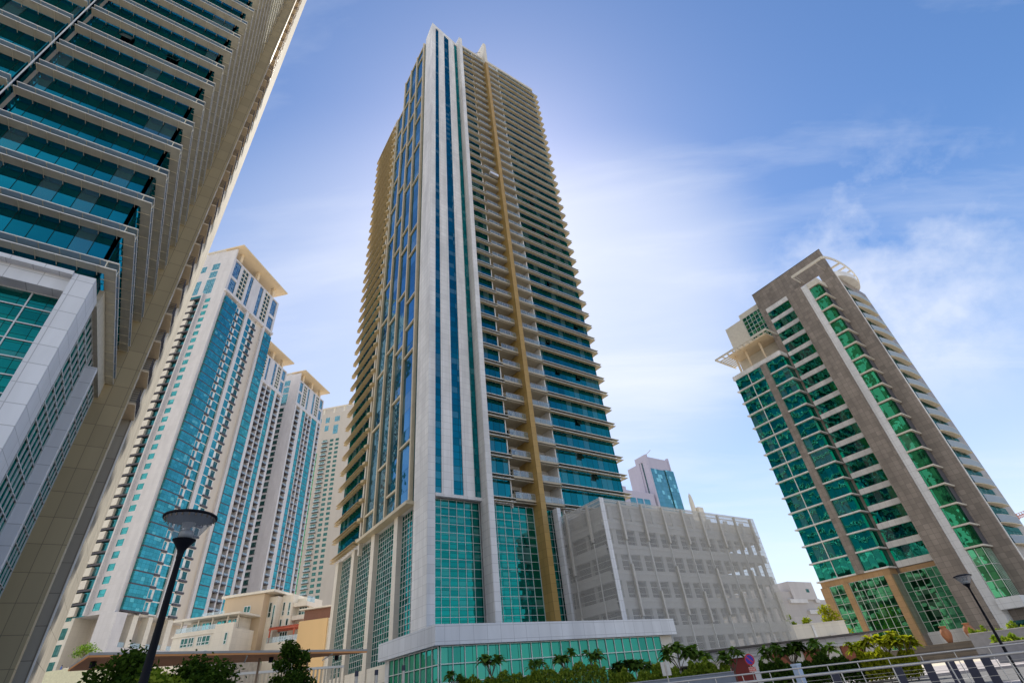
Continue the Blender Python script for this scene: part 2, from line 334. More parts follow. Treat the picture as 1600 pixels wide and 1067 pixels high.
# ================================================================== ground
def ground_mat(name, col, pu, pv, joint=.7, var=.12):
    m, t, o = new_mat(name); b = N(t, 'ShaderNodeBsdfPrincipled'); t.links.new(b.outputs[0], o.inputs[0]); b.inputs['Roughness'].default_value = .8
    tc = N(t, 'ShaderNodeTexCoord'); s = N(t, 'ShaderNodeSeparateXYZ'); t.links.new(tc.outputs['Object'], s.inputs[0])
    c = mixc(t, 1.0, rgb(t, col), scale_noise(t, tc, .25, .75, 1.15, 8), 'MULTIPLY')
    if pu:
        line, wn = grid(t, s.outputs[0], s.outputs[1], pu, pv, .012, .012)
        mr = N(t, 'ShaderNodeMapRange'); mr.inputs[3].default_value = 1 - var; mr.inputs[4].default_value = 1 + var; t.links.new(wn.outputs[0], mr.inputs[0])
        c = mixc(t, 1.0, c, mr.outputs[0], 'MULTIPLY'); c = mixc(t, line, c, tuple(x * joint for x in col))
    t.links.new(c, b.inputs['Base Color']); return m
SAND = ground_mat('sandy_ground', (.52, .46, .36), 0, 0)
structure('ground', MB().add([(-4000, -4000, -.02), (4000, -4000, -.02), (4000, 4000, -.02), (-4000, 4000, -.02)], [(0, 1, 2, 3)]), SAND)
PAVE = ground_mat('grey_paving', (.33, .30, .30), .6, .3)
ASPH = ground_mat('asphalt', (.09, .088, .09), 0, 0)
structure('promenade', MB().add([(-60, -40, 0), (60, -40, 0), (60, 26, 0), (-60, 26, 0)], [(0, 1, 2, 3)]), PAVE)
structure('road', MB().add([(-60, 26.2, -.012), (75, 26.2, -.012), (75, 38, -.012), (-60, 38, -.012)], [(0, 1, 2, 3)]), ASPH)
structure('road_marking', MB().add([q for k in range(-10, 14) for q in ((k*5., 32.0, -.006), (k*5. + 2.4, 32.0, -.006), (k*5. + 2.4, 32.14, -.006), (k*5., 32.14, -.006))],
          [tuple(range(4*i, 4*i + 4)) for i in range(24)]), plain('road_paint', (.75, .75, .72), .6))
structure('pavement', MB().box(-60, 75, 38, 56, -.015, .13), PAVE)

# ================================================================== the big tower in the middle
def main_tower():
    T = thing('residential_tower', 'tallest tower in the centre, white corner block with vertical blue glass stripes and ochre fin', 'tower', (-12.975, 66.751, 0), YAW_SITE)
    S0, W0 = ('S', 0.0), ('W', -1.14)
    H = lambda z: z + E
    U0 = 24.2; NF = 42; P = 3.5
    # body behind the glass, stepped in plan (loggias) and in height
    m = MB()
    m.prism([(-.84, .45), (12.9, .45), (12.9, 2.6), (22.55, 2.6), (22.55, .45), (37.1, .45), (37.1, 20), (-.84, 20)], H(23.75), H(172.2)); m.prism([(-.3, 1.3), (37.1, 1.3), (37.1, 40.6), (-.3, 40.6)], .02, H(23.74))
    m.prism([(-.84, 20.01), (37.1, 20.01), (37.1, 40.7), (-.84, 40.7)], H(23.75), H(157.2))
    m.box(12.0, 37.1, 20.02, 40.7, H(157.2), H(172.2))
    m.build('wall', WHITE, T)
    # white corner block with sloping top
    b = MB().prism([(-1.14, 0), (0, 0), (0, .44), (-.86, .44), (-.86, 4.7), (-1.14, 4.7)], .02, [H(176.4), H(175.8), H(175.8), H(176.2), H(174.2), H(174.2)])
    b.build('corner_block', WHITE, T)
    for a, c in ((1.0, 2.9), (4.5, 6.4)):
        zt = lambda x: H(175.8 - (x / 8.0) * 4.4)
        MB().prism([(a, 0), (c, 0), (c, .43), (a, .43)], H(24.0), [zt(a), zt(c), zt(c), zt(a)]).build('white_strip', WHITE, T)
    for a, c in ((0.0, 1.0), (2.9, 4.5), (6.4, 7.45)):
        zt = lambda x: H(174.0 - (x / 8.0) * 4.4)
        MB().prism([(a + .004, .12), (c - .004, .12), (c - .004, .42), (a + .004, .42)], H(24.0), [zt(a), zt(c), zt(c), zt(a)]).build('stripe_window', GLASS_STRIPE, T)
        q = lambda x: zt(x) + .004
        MB().prism([(a + .004, .02), (c - .004, .02), (c - .004, .42), (a + .004, .42)], zt(a) + .01, [H(175.8 - a/8*4.4), H(175.8 - c/8*4.4), H(175.8 - c/8*4.4), H(175.8 - a/8*4.4)]).build('stripe_cap', WHITE, T)
    MB().box(0.0, 7.45, -.12, .44, H(23.55), H(23.99)).build('soffit_beam', WHITE, T)
    # fins
    MB().prism([(7.45, -1.75), (8.45, -1.75), (8.45, .44), (7.45, .44)], .02, H(173.2)).build('white_fin', WHITE, T)
    g = MB().box(16.67, 17.65, -2.02, 2.58, .02, H(166.4)).build('ochre_fin', GOLD, T)
    MB().add([(16.69, -2.0, H(166.4)), (17.63, -2.0, H(166.4)), (17.63, 6.0, H(166.4)), (16.69, 6.0, H(166.4)), (16.69, -2.0, H(179.8)), (17.63, -2.0, H(179.8)), (17.63, 6.0, H(180.6)), (16.69, 6.0, H(180.6))],
             [(0,3,2,1),(4,5,6,7),(0,1,5,4),(1,2,6,5),(2,3,7,6),(3,0,4,7)]).build('fin_top', CREAM, T)
    MB().box(22.55, 22.75, -.25, .44, H(23.0), H(172.4)).build('white_pier', WHITE, T)
    MB().box(12.72, 12.9, -.12, .44, H(23.0), H(171.6)).build('white_pier', WHITE, T)
    # green curtain walls of the podium
    curtain(T, ('S', -.15 + 1.05), 0.004, 7.44, H(2.0), H(23.5), GLASS_POD, 1.28, 1.14)
    curtain(T, ('S', .12), 8.46, 16.66, H(2.0), H(23.45), GLASS_POD, 1.28, 1.14)
    curtain(T, ('S', .12), 17.66, 22.5, H(2.0), H(23.45), GLASS_POD, 1.28, 1.14)
    # one of each repeated part
    long_f = S0; x1 = 37.45
    wb = MB().fb(S0, 22.76, x1, -.44, 0, .02, 3.46); wb.box(x1 - .35, x1, .0, 40.6, .02, 3.46)
    wb = wb.mesh('window_band', GLASS)
    bw = MB().fb(S0, 8.46, 12.71, -.44, 0, .02, 3.46).mesh('bay_window', GLASS)
    f1, f2, e1, e2 = MB(), MB(), MB(), MB()
    sl = blades(MB(), S0, 22.3, 38.45, fm=f1, em=e1); blades(sl, ('E', x1), -.26, 41.2, pitch=1.3, fm=f1, em=e1)
    sl = sl.mesh('sunshade', BLADE); f1 = f1.mesh('frosted_blade', FROST); e1 = e1.mesh('blade_edge', LIP)
    bs = blades(MB(), S0, 8.46, 12.95, fm=f2, em=e2).mesh('bay_sunshade', BLADE); f2 = f2.mesh('frosted_blade', FROST); e2 = e2.mesh('blade_edge', LIP)
    F = ('S', 0.0)
    slabA = MB().box(12.92, 16.66, -.95, 2.59, -.22, 0); slabA.fb(F, 12.92, 16.66, .95, 1.0, -.26, .05); slabA.fb(F, 12.92, 16.66, .6, 1.0, -.60, -.54)
    slabB = MB().box(17.66, 22.54, -.75, 2.59, -.22, 0); slabB.fb(F, 17.66, 22.54, .75, .8, -.26, .05); slabB.fb(F, 17.66, 22.54, .4, .8, -.60, -.54)
    slabA = slabA.mesh('balcony', BALC); slabB = slabB.mesh('balcony', BALC)
    gA, rA = rail_meshes(F, 12.95, 16.64, .95); gB, rB = rail_meshes(F, 17.68, 22.5, .75)
    gA = gA.mesh('railing_glass', RAIL); gB = gB.mesh('railing_glass', RAIL); rA = rA.mesh('railing', STEEL); rB = rB.mesh('railing', STEEL)
    def door(u0, u1, n):
        f = ('S', 2.6); d = MB().fb(f, u0, u1, -.02, .03, .05, 2.75)
        fr = MB(); st = (u1 - u0) / n
        for i in range(n + 1): fr.fb(f, u0 + i*st - .05, u0 + i*st + .05, .028, .09, .05, 2.78)
        for z in (.06, 2.1, 2.74): fr.fb(f, u0, u1, .028, .08, z - .05, z + .05)
        return d.mesh('balcony_door', DARKWIN), fr.mesh('door_frame', MULL)
    dA = door(13.2, 16.2, 3); dB = door(18.0, 20.6, 2)
    CURT = plain('curtain', (.62, .60, .55), .9, 0, .15); cur = {}
    for u0, u1 in ((13.25, 14.1), (14.3, 15.1), (15.3, 16.1), (13.25, 15.1), (18.05, 19.2), (19.4, 20.5)): cur[(u0, u1)] = MB().fb(('S', 2.6), u0, u1, .031, .045, .3, 2.05).mesh('curtain', CURT)
    keys = list(cur)
    for k in range(NF):
        z = H(U0 + k * P)
        put(wb, 'window_band', T, (0, 0, z)); put(bw, 'bay_window', T, (0, 0, z))
        q1 = put(sl, 'sunshade', T, (0, 0, z + .02)); q2 = put(bs, 'bay_sunshade', T, (0, 0, z + .02))
        put(f1, 'frosted_blade', q1); put(e1, 'blade_edge', q1); put(f2, 'frosted_blade', q2); put(e2, 'blade_edge', q2)
        for me, g_, r_, d_ in ((slabA, gA, rA, dA), (slabB, gB, rB, dB)):
            o = put(me, 'balcony', T, (0, 0, z)); put(g_, 'railing_glass', o); put(r_, 'railing', o)
            if k < NF - 1:
                q = put(d_[0], 'balcony_door', T, (0, 0, z)); put(d_[1], 'door_frame', q)
                if random.random() < .6: put(cur[random.choice(keys[:4] if me is slabA else keys[4:])], 'curtain', q)
    MB().box(8.5, 37.3, -.3, .44, H(171.5), H(172.6)).build('parapet', BONE, T)
    # a few windows pushed open
    ow = MB().add([(0, -.03, 0), (1.2, -.03, 0), (1.2, -.38, -1.0), (0, -.38, -1.0), (0, -.06, 0.02), (1.2, -.06, .02), (1.2, -.42, -.98), (0, -.42, -.98)], [(0,1,2,3),(7,6,5,4),(0,4,5,1),(2,6,7,3),(1,5,6,2),(0,3,7,4)]).mesh('open_window', DARKWIN)
    for x, k in ((27.8, 2), (30.4, 1), (29, 4), (26.1, 7), (31.4, 7), (28.2, 14), (26.4, 19), (30.2, 19), (32.5, 20), (27.2, 22), (24.8, 9), (33.8, 11)):
        put(ow, 'open_window', T, (x, 0, H(U0 + k*P + 2.9)))
    # ---- left face
    MB().box(-1.0, -.85, 4.71, 5.42, H(24), H(172)).build('corner_window', GLASS_GREY, T)
    for a, c, zt in ((5.98, 10.6, 172), (10.6, 15.4, 172), (15.4, 20.2, 172), (20.2, 25.2, 156.6)):
        MB().fb(W0, a, c, -.28, .02, H(24.5), H(zt)).build('tall_window', GLASS_GREY, T)
    for y, zt in ((5.7, 172.8), (10.75, 172.8), (15.55, 172.8), (20.3, 172.8), (25.3, 157.2)):
        MB().fb(W0, y - .25, y + .25, -.29, .42, H(24.25), H(zt)).build('mullion_post', FRAME, T)
    MB().fb(W0, 4.72, 25.9, -.28, 1.15, H(23.75), H(24.24)).build('ledge', FRAME, T)
    for a, c, zs in ((6.0, 10.45, (24.5, 34.3, 52.2, 58.9, 65.7, 79, 86, 104, 118.2, 131.6, 140.9, 152.3, 166, 171.6)),
                     (11.05, 15.25, (24.5, 27.9, 45, 56, 70, 84, 90.5, 107, 118, 128, 140, 151.4, 171.6)),
                     (15.85, 20.0, (24.5, 34.3, 59.2, 67.1, 88, 99, 112, 131.2, 140.9, 155, 162.6, 171.6)),
                     (20.6, 25.0, (24.5, 27.8, 44, 56.1, 70.1, 81, 97, 109, 121, 133, 145.8, 156.2))):
        for z in zs: MB().fb(W0, a, c, .022, .3, H(z), H(z + .36)).build('transom', FRAME, T)
    # stub balconies beside the grid and the louvred bay at the far end
    MB().fb(W0, 26.7, 27.3, -.28, .35, H(22), H(157)).build('white_pier', BONE, T)
    wl = MB().fb(W0, 28.2, 40.6, -.28, 0, .02, 3.46).mesh('side_window', GLASS)
    ll = blades(MB(), W0, 28.0, 41.9).mesh('side_sunshade', BLADE_G)
    sb = MB().prism([(-1.15, 25.95), (-2.0, 26.0), (-2.25, 26.8), (-2.0, 27.7), (-1.15, 27.95)][::-1], -.5, 0).mesh('stub_balcony', BLADE_G)
    wd = MB().fb(W0, 25.95, 26.69, -.28, -.1, .02, 3.4).mesh('slot_window', DARKWIN)
    for k in range(38):
        z = H(U0 + .35 + k * P)
        put(wl, 'side_window', T, (0, 0, z)); put(ll, 'side_sunshade', T, (0, 0, z)); put(sb, 'stub_balcony', T, (0, 0, z)); put(wd, 'slot_window', T, (0, 0, z))
    MB().fb(W0, 26.0, 41.0, -.28, .3, H(157.3), H(158.2)).build('parapet', BLADE, T)
    # podium of the left face: piers and green curtain walls between them
    for y0, y1, d in ((9.9, 11.9, .9), (19.6, 21.8, .9), (29.5, 31.6, .9), (38.6, 41.0, .9)):
        MB().fb(W0, y0 + .6, y1, -.9, .0, .02, H(23.74)).build('podium_pier', CREAM, T)
    for y0, y1 in ((4.72, 10.49), (11.91, 20.19), (21.81, 30.09), (31.61, 39.19)):
        curtain(T, ('W', -.35), y0, y1, H(5.2), H(23.7), GLASS_POD, .95, .76, bar=.06)
        MB().fb(W0, y0, y1, -.85, -.2, H(3.2), H(5.19)).build('spandrel', CREAM, T)
        curtain(T, ('W', -.35), y0, y1, .05, H(3.18), GLASS_POD, 1.3, 1.5)
    # low front building with the white canopy
    MB().prism([(-5.8, -12), (28.2, -12), (28.2, -11.3), (-5.1, -11.3), (-5.1, 2.9), (-5.8, 2.9)], H(4.67), H(6.42)).build('canopy_fascia', WHITE_BIG, T)
    MB().prism([(-5.09, -11.29), (28.1, -11.29), (28.1, -.02), (-.9, -.02), (-1.2, 2.9), (-5.09, 2.9)], H(5.3), H(6.2)).build('canopy_roof', WHITE_BIG, T)
    curtain(T, ('S', -11.2), -4.9, 25.8, .05, H(4.66), GLASS_SHOP, 1.36, 1.45, bar=.07)
    curtain(T, ('W', -5.0), -11.15, 1.3, .05, H(4.66), GLASS_SHOP, 1.36, 1.45, bar=.07)
    MB().box(-4.95, -4.2, 1.4, 2.7, .02, H(5.29)).build('entrance_pier', WHITE, T)
    MB().box(25.85, 28.0, -11.15, -9.0, .02, H(4.66)).build('end_wall', CREAM, T)
    MB().box(-4.6, 27.5, -10.6, -1.4, .03, H(5.2)).build('inner_backing', DARK, T)
    return T
MT = main_tower()
# window-cleaning cradle hanging on the tower, roof davit
def W(o, yaw, x, y, z):
    c, s = math.cos(yaw), math.sin(yaw); return (o[0] + x*c - y*s, o[1] + x*s + y*c, z)
MO = (-12.975, 66.751)
g = thing('cleaning_cradle', 'small silver cleaning cradle hanging beside the ochre fin of the central tower', 'cradle', W(MO, YAW_SITE, 15.2, -1.6, 105.0 + E), YAW_SITE)
MB().box(-1.2, 1.2, -.35, .35, 0, .08).build('cradle_floor', STEEL, g)
m = MB()
for y in (-.35, .33): m.box(-1.2, 1.2, y, y + .03, .1, 1.0)
for x in (-1.2, 1.17): m.box(x, x + .03, -.32, .33, .1, 1.0)
m.build('side_panel', plain('silver_sheet', (.8, .8, .82), .3, .3), g)
m = MB()
for x in (-1.1, 1.1): m.tube((x, 0, 1.0), (x, 0, 66.0), .02, n=4)
m.build('cable', DARKBAR, g)
g = thing('roof_davit', 'thin grey davit crane leaning on the roof of the central tower', 'davit', W(MO, YAW_SITE, 13.5, 1.2, 172.3 + E), YAW_SITE)
MB().tube((0, 0, 0), (0, 0, 2.2), .14).build('mast', STEEL, g)
MB().tube((0, 0, 2.1), (4.2, -1.2, 6.0), .10).build('jib', STEEL, g)

# ================================================================== the screened car park
def car_park():
    T = thing('car_park', 'white car park wrapped in fine louvre screens with staggered fins, below the central tower', 'car park', (-12.975, 66.751, 0), YAW_SITE)
    H = lambda z: z + E
    x0, x1, y0, y1, top = 20.5, 57.4, -10.7, 16.0, 21.8
    LV = [H(21.9 - 3.3 * k) for k in range(8)]
    SCR = plain('screen_metal', (.60, .59, .565), .45, .1, .05)
    FINM = plain('fin_metal', (.54, .52, .48), .5, 0, .12)
    # floors and columns inside
    for z in LV[1:7]:
        MB().prism([(x0 + .7, y0 + .7), (x1 - .7, y0 + .7), (x1 - .7, y1), (39.6, y1), (39.6, -1.5), (x0 + .7, -1.5)], z - .9, z - .2).build('floor_slab', CONC, T)
    for i in range(8):
        x = x0 + 1.5 + i * 4.5
        MB().box(x, x + .8, y0 + .34, y0 + .7, .02, LV[0] - .9).build('column', SCR, T); MB().box(x + 2.2, x + 2.75, y0 + .34, y0 + .6, .02, LV[1]).build('column', SCR, T)
    for i in range(2):
        MB().box(x0 + .34, x0 + .6, y0 + 4.2 + i * 3.6, y0 + 4.7 + i * 3.6, .02, LV[0] - .9).build('column', CONC, T)
    MB().box(x0 + 1.6, 43.0, y0 + 2.6, y0 + 2.8, .02, LV[1] - .95).build('inner_backing', DARK, T)  # dark backdrop added so the openings read as deep shade
    MB().box(x0 + 2.2, x0 + 2.4, y0 + 2.85, -1.6, .02, LV[1] - .95).build('inner_backing', DARK, T)  # same dark backdrop for the shade behind the left face
    MB().box(43.2, x1 - 9.0, 6.5, 7.0, .02, LV[1]).build('inner_backing', CONC, T)
    MB().box(x0 + .75, 39.5, -1.5, -1.2, .02, LV[0]).build('inner_backing', CONC, T)
    # spandrels: pale solid bands behind the screen at each floor
    for z in LV[1:7]:
        m = MB().fb(('S', y0 + .2), x0 + .75, x1 - .3, -.12, 0, z - .8, z + .45); m.fb(('W', x0 + .2), y0 + .75, -1.6, -.12, 0, z - .8, z + .45)
        m.build('spandrel', SCR, T)
    # screens: fine vertical slats, one panel per bay and storey
    def screen_mesh(F, u0, u1, h):
        m = MB(); n = int((u1 - u0) / .155)
        for i in range(n):
            u = u0 + (i + .5) * (u1 - u0) / n; m.fb(F, u - .027, u + .027, 0, .03, 0, h - .02)
        for j in range(5): m.fb(F, u0, u1, -.03, -.002, j * (h - .07) / 4, j * (h - .07) / 4 + .06)
        return m.mesh('screen_panel', SCR)
    us = [x0 + .75] + [23.95 + 4.52 * k for k in range(8)] + [x1]
    for a, b in zip(us, us[1:]):
        me = screen_mesh(('S', y0), a + .02, b - .02, 3.3)
        for z in LV[1:7]: put(me, 'screen_panel', T, (0, 0, z))
    vs = [y0 + .1, -8.07, -3.2, -1.5]
    for a, b in zip(vs, vs[1:]):
        me = screen_mesh(('W', x0), a + .02, b - .02, 3.3)
        for z in LV[1:7]: put(me, 'screen_panel', T, (0, 0, z))
    MB().box(x0 - .03, x0 + .72, y0 - .06, y0 + .08, .02, H(21.95)).build('corner_strip', WHITE_BIG, T)
    MB().box(x0 - .4, x0 + .3, -1.49, -.3, .02, H(23.3)).build('end_strip', WHITE_BIG, T)
    # fins: broad blades over two storeys, thin posts over the rest
    for i, u in enumerate(us[1:-1]):
        for z0, z1, d in (((16.3, 21.6, 1), (13.2, 16.25, 0), (6.9, 13.15, 1), (0, 6.8, 0)) if i % 2 == 0 else ((16.4, 21.6, 1), (10.0, 16.3, 0), (6.0, 9.9, 1), (0, 5.9, 0))):
            m = MB().fb(('S', y0), u - (.17 if d else .06), u + (.17 if d else .06), .06, .40 if d else .16, H(z0) if z0 else .02, H(z1)).build('fin' if d else 'thin_post', FINM if d else SCR, T)
    for u, q in ((-8.07, ((16.4, 21.6, 1), (6.4, 16.3, 0), (.0, 6.3, 1))), (-3.2, ((13.1, 21.6, 1), (8.0, 13.0, 0), (0, 7.9, 1)))):
        for z0, z1, d in q: MB().fb(('W', x0), u - (.17 if d else .06), u + (.17 if d else .06), .06, .40 if d else .16, H(z0) if z0 else .02, H(z1)).build('fin' if d else 'thin_post', FINM if d else SCR, T)
    m = MB().fb(('S', y0 + .66), x0 + .7, x1 - 16, 0, .08, LV[1] + .5, LV[0] - .3); m.fb(('S', y0 + .66), x1 - 15.99, x1, 0, .08, LV[1] + .5, LV[0] - 1.3); m.fb(('W', x0 + .66), y0 + .7, -1.5, 0, .08, LV[1] + .5, LV[0] - .9); m.build('roof_parapet', FINM, T)
    m = MB()
    for z in (LV[0], LV[0] - .55, LV[1] + .9): m.fb(('S', y0 + .6), x0 + .7, x1, 0, .12, z - .12, z); 
    for z in (LV[0], LV[0] - .55): m.fb(('W', x0 + .6), y0, -1.5, 0, .12, z - .12, z)
    m.build('roof_rail', CREAM, T)
    return T
car_park()

# ================================================================== the leaning-looking tower on the right
def right_tower():
    T = thing('hotel_tower', 'brown and green tower on the right with tall brown frame and rooftop pergolas', 'tower', (57.761, 115.346, 0), YAW_SITE)
    H = lambda z: z + E
    P = 3.5; B0 = 13.3
    # bodies
    MB().prism([(.35, -13.05), (18, -13.05), (18, -.1), (.35, -.1)], .02, H(62.6)).build('wall', TAN, T)
    MB().prism([(3.4, -31.6), (17.9, -31.6), (17.9, -13.06), (3.4, -13.06)], .02, H(75.0)).build('wall', TAN, T)
    # brown frame: beam over the top, right leg, left strip
    fr = MB().prism([(3.0, -32.0), (3.38, -32.0), (3.38, -12.5), (3.0, -12.5)], H(79.2), H(83.8))
    fr.box(3.0, 3.38, -28.9, -12.5, H(77.6), H(79.2))
    fr.box(3.0, 3.38, -32.0, -28.9, .02, H(79.2)); fr.box(3.0, 3.38, -14.05, -12.5, H(62.7), H(77.6))
    fr.build('brown_frame', TAN, T)
    MB().box(2.95, 3.45, -32.05, -12.45, H(83.81), H(83.95)).build('frame_coping', DARKBAR, T)
    MB().prism([(-1.5, -25.2), (3.38, -25.2), (3.38, -21.5), (-1.5, -21.5)], .02, H(74.9)).build('brown_pier', TAN, T)
    MB().prism([(-1.15, -26.6), (3.38, -26.6), (3.38, -25.21), (-1.15, -25.21)], .02, H(74.6)).build('white_fin', WHITE_BIG, T)
    MB().box(3.0, 3.38, -20.38, -14.06, H(12.4), H(13.2)).build('brown_band', TAN_WARM_LIT, T)
    # window strip between the frame and the pier
    sp = MB().fb(('W', 3.0), -21.49, -14.06, -.36, .12, 0, 1.12).mesh('spandrel', WHITE)
    wn = MB().fb(('W', 3.0), -21.49, -14.06, -.36, -.1, 1.125, 3.49).mesh('window_band', GLASS_R)
    for k in range(18):
        z = H(B0 + P * k); put(sp, 'spandrel', T, (0, 0, z)); put(wn, 'window_band', T, (0, 0, z))
    MB().fb(('W', 3.0), -21.49, -14.06, -.36, .12, H(B0 + P * 18) + .0, H(77.59)).build('spandrel', WHITE, T)
    # left wing: glass with thin white ledges, brown and white uprights
    wg = MB().prism([(.0, -13.4), (3.35, -13.4), (3.35, -13.07), (.33, -13.07), (.33, .0), (0, 0)], .28, 3.49).mesh('window_band', GLASS_R)
    wl = MB().prism([(-.5, -13.9), (3.0, -13.9), (3.0, -13.41), (-.01, -13.41), (-.01, .0), (2.0, 0.02), (2.0, .5), (-.5, .5)], 0, .28).mesh('ledge', WHITE)
    for k in range(14):
        z = H(B0 + P * k); put(wg, 'window_band', T, (0, 0, z)); put(wl, 'ledge', T, (0, 0, z))
    MB().prism([(-.3, -13.7), (3.0, -13.7), (3.0, -13.06), (.36, -13.06), (.36, -.09), (8, -.09), (8, .3), (-.3, .3)], H(62.32), H(63.5)).build('parapet', WHITE, T)
    MB().box(-.55, .36, -9.3, -7.73, H(13.3), H(62.3)).build('brown_pier', TAN, T)
    MB().box(-.12, .0, -3.96, -3.80, H(13.6), H(62.3)).build('white_upright', WHITE, T)
    # glass bay behind the white fin
    bg_ = MB().prism([(-1.0, -29.0), (2.98, -29.0), (2.98, -28.7), (-.7, -28.7), (-.7, -26.61), (-1.0, -26.61)], .28, 3.49).mesh('bay_window', GLASS_BAY)
    bl = MB().prism([(-1.5, -29.45), (2.98, -29.45), (2.98, -29.01), (-1.01, -29.01), (-1.01, -26.61), (-1.5, -26.61)], 0, .28).mesh('bay_ledge', BONE)
    SLATE = plain('slate_panel', (.075, .08, .10), .4); spn = MB().box(.5, 2.97, -29.06, -29.004, .29, 3.48).mesh('side_panel', SLATE)
    for k in range(17):
        z = H(B0 + P * k); put(spn, 'side_panel', T, (0, 0, z)); put(bg_, 'bay_window', T, (0, 0, z)); put(bl, 'bay_ledge', T, (0, 0, z))
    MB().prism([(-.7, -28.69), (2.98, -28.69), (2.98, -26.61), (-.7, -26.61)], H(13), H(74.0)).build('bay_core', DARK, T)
    MB().prism([(-1.3, -29.3), (2.98, -29.3), (2.98, -26.61), (-1.3, -26.61)], H(73.0), H(74.5)).build('bay_roof', BONE, T)
    # bay podium glazing and its white base
    gp = MB().prism([(-1.0, -29.0), (2.98, -29.0), (2.98, -26.61), (-1.0, -26.61)], H(5.8), H(13.2)).build('bay_window', GLASS_R2, T)
    m = MB()
    for y in (-26.7, -27.8, -28.95): m.box(-1.07, -1.003, y - .04, y + .04, H(5.8), H(13.2))
    for x in (-.3, .4, 1.1, 1.8, 2.5): m.box(x - .03, x + .03, -29.06, -29.003, H(5.8), H(13.2))
    for z in (8.2, 10.6): m.prism([(-1.06, -29.05), (2.9, -29.05), (2.9, -29.0), (-1.0, -29.0), (-1.0, -26.62), (-1.06, -26.62)], H(z), H(z) + .08)
    m.build('mullions', MULL, gp)
    MB().prism([(-1.6, -29.9), (2.98, -29.9), (2.98, -26.61), (-1.6, -26.61)], H(4.2), H(5.79)).build('white_ledge', WHITE_BIG, T)
    MB().box(.6, 2.98, -28.9, -26.61, .02, H(2.6)).build('entrance_wall', DARKWIN, T)
    MB().box(1.6, 2.98, -28.9, -26.61, H(2.6), H(4.19)).build('lintel', TAN, T)
    # podium of the left wing: columns in tan coloured as warmly lit and green curtain walls
    MB().prism([(-.1, -13.5), (3.0, -13.5), (3.0, -13.06), (.34, -13.06), (.34, 0), (-.1, 0)], H(12.3), H(13.29)).build('brown_band', TAN_WARM_LIT, T)
    for y0, y1 in ((-1.4, .3), (-5.4, -4.3), (-13.5, -12.3)):
        MB().box(-.35, .34, y0, y1, .02, H(12.29)).build('podium_column', TAN_WARM_LIT, T)
    MB().box(.34, 2.99, -13.5, -13.06, .02, H(12.29)).build('side_wall', TAN, T)
    for y0, y1 in ((-4.29, -1.41), (-12.29, -5.41)): curtain(T, ('W', .0), y0, y1, H(.6), H(12.28), GLASS_R2, 1.2, 1.65, bar=.07)
    curtain(T, ('W', 3.0), -20.4, -13.51, H(2.6), H(12.39), GLASS_R2, 1.2, 1.65, bar=.07)
    MB().box(2.6, 3.38, -21.49, -13.51, H(.6), H(2.59)).build('plinth', WHITE, T)
    # penthouse, roof slab on posts with trellis edges
    MB().box(5, 14, -5.8, -.65, H(62.61), H(80.6)).build('penthouse', BONE, T)
    MB().box(5, 14, -12.4, -5.81, H(62.61), H(82.1)).build('penthouse', BONE, T)
    c = MB().fb(('W', 5.0), -12.3, -6.4, .01, .06, H(70.4), H(80.4)).build('penthouse_window', GLASS_R2, T)
    m = MB()
    for i in range(6): m.fb(('W', 5.0), -12.3 + i * 1.18 - .05, -12.3 + i * 1.18 + .05, .061, .14, H(70.4), H(80.4))
    for i in range(9): m.fb(('W', 5.0), -12.3, -6.4, .061, .12, H(70.4) + i * 1.25 - .05, H(70.4) + i * 1.25 + .05)
    m.build('mullions', MULL, c)
    MB().box(-.4, 12, -12.6, -1.0, H(69.2), H(69.7)).build('roof_slab', ROOFTAN, T)
    m = MB(); m.box(-2.3, -2.05, -13.9, 2.0, H(69.15), H(69.65)); m.box(-2.04, 7.0, 1.75, 2.0, H(69.15), H(69.65)); m.box(-2.04, -.41, -13.9, -13.6, H(69.15), H(69.65)); m.box(-.4, 2.95, -13.9, -13.65, H(69.15), H(69.65))
    for i in range(9): m.box(-2.04, -.41, -12.6 + i * 1.55, -12.35 + i * 1.55, H(69.25), H(69.6))
    for i in range(7): m.box(-.3 + i * 1.05, -.05 + i * 1.05, -.99, 1.74, H(69.25), H(69.6))
    m.build('trellis', BONE, T)
    for y in (-9.4, -5.2, -2.0): MB().tube((1.2, y, H(63.5)), (1.2, y, H(69.2)), .28, n=12).build('post', ROOFTAN, T)
    # right side: balconies with curved fronts
    MB().box(3.4, 17.9, -31.9, -31.61, H(.0), H(74.9)).build('side_wall', TAN, T); MB().box(3.39, 3.8, -32.1, -31.91, .02, H(74.9)).build('white_edge', WHITE, T)
    arc = lambda bulge, off=0.0: [(4.4 + 9.0 * i / 12, -31.92 - off - bulge * math.sin(math.pi * min(1, (i + 1.6) / 9.0) * .5)) for i in range(13)]
    bo = arc(.85)
    sl = MB().prism([(4.4, -31.91)] + bo + [(13.4, -31.91)], -.2, 0) if False else MB().prism([(13.4, -31.91), (4.4, -31.91)] + bo, -.12, 0)
    sl = sl.mesh('balcony', SOFFIT)
    gm = MB(); rm = MB()
    for (a, b) in zip(bo, bo[1:]):
        gm.add([(a[0], a[1], .05), (b[0], b[1], .05), (b[0], b[1], 1.35), (a[0], a[1], 1.35), (a[0], a[1] + .03, .05), (b[0], b[1] + .03, .05), (b[0], b[1] + .03, 1.35), (a[0], a[1] + .03, 1.35)], [(0,1,2,3),(7,6,5,4),(3,2,6,7)])
        rm.tube((a[0], a[1], 1.37), (b[0], b[1], 1.37), .03, n=5)
    gm = gm.mesh('railing_glass', frosted('frosted_glass', (.62, .72, .82))); rm = rm.mesh('railing', STEEL)
    dw = MB().fb(('S', -31.9), 3.85, 13.2, .01, .05, .02, 3.1).mesh('balcony_door', DARKWIN)
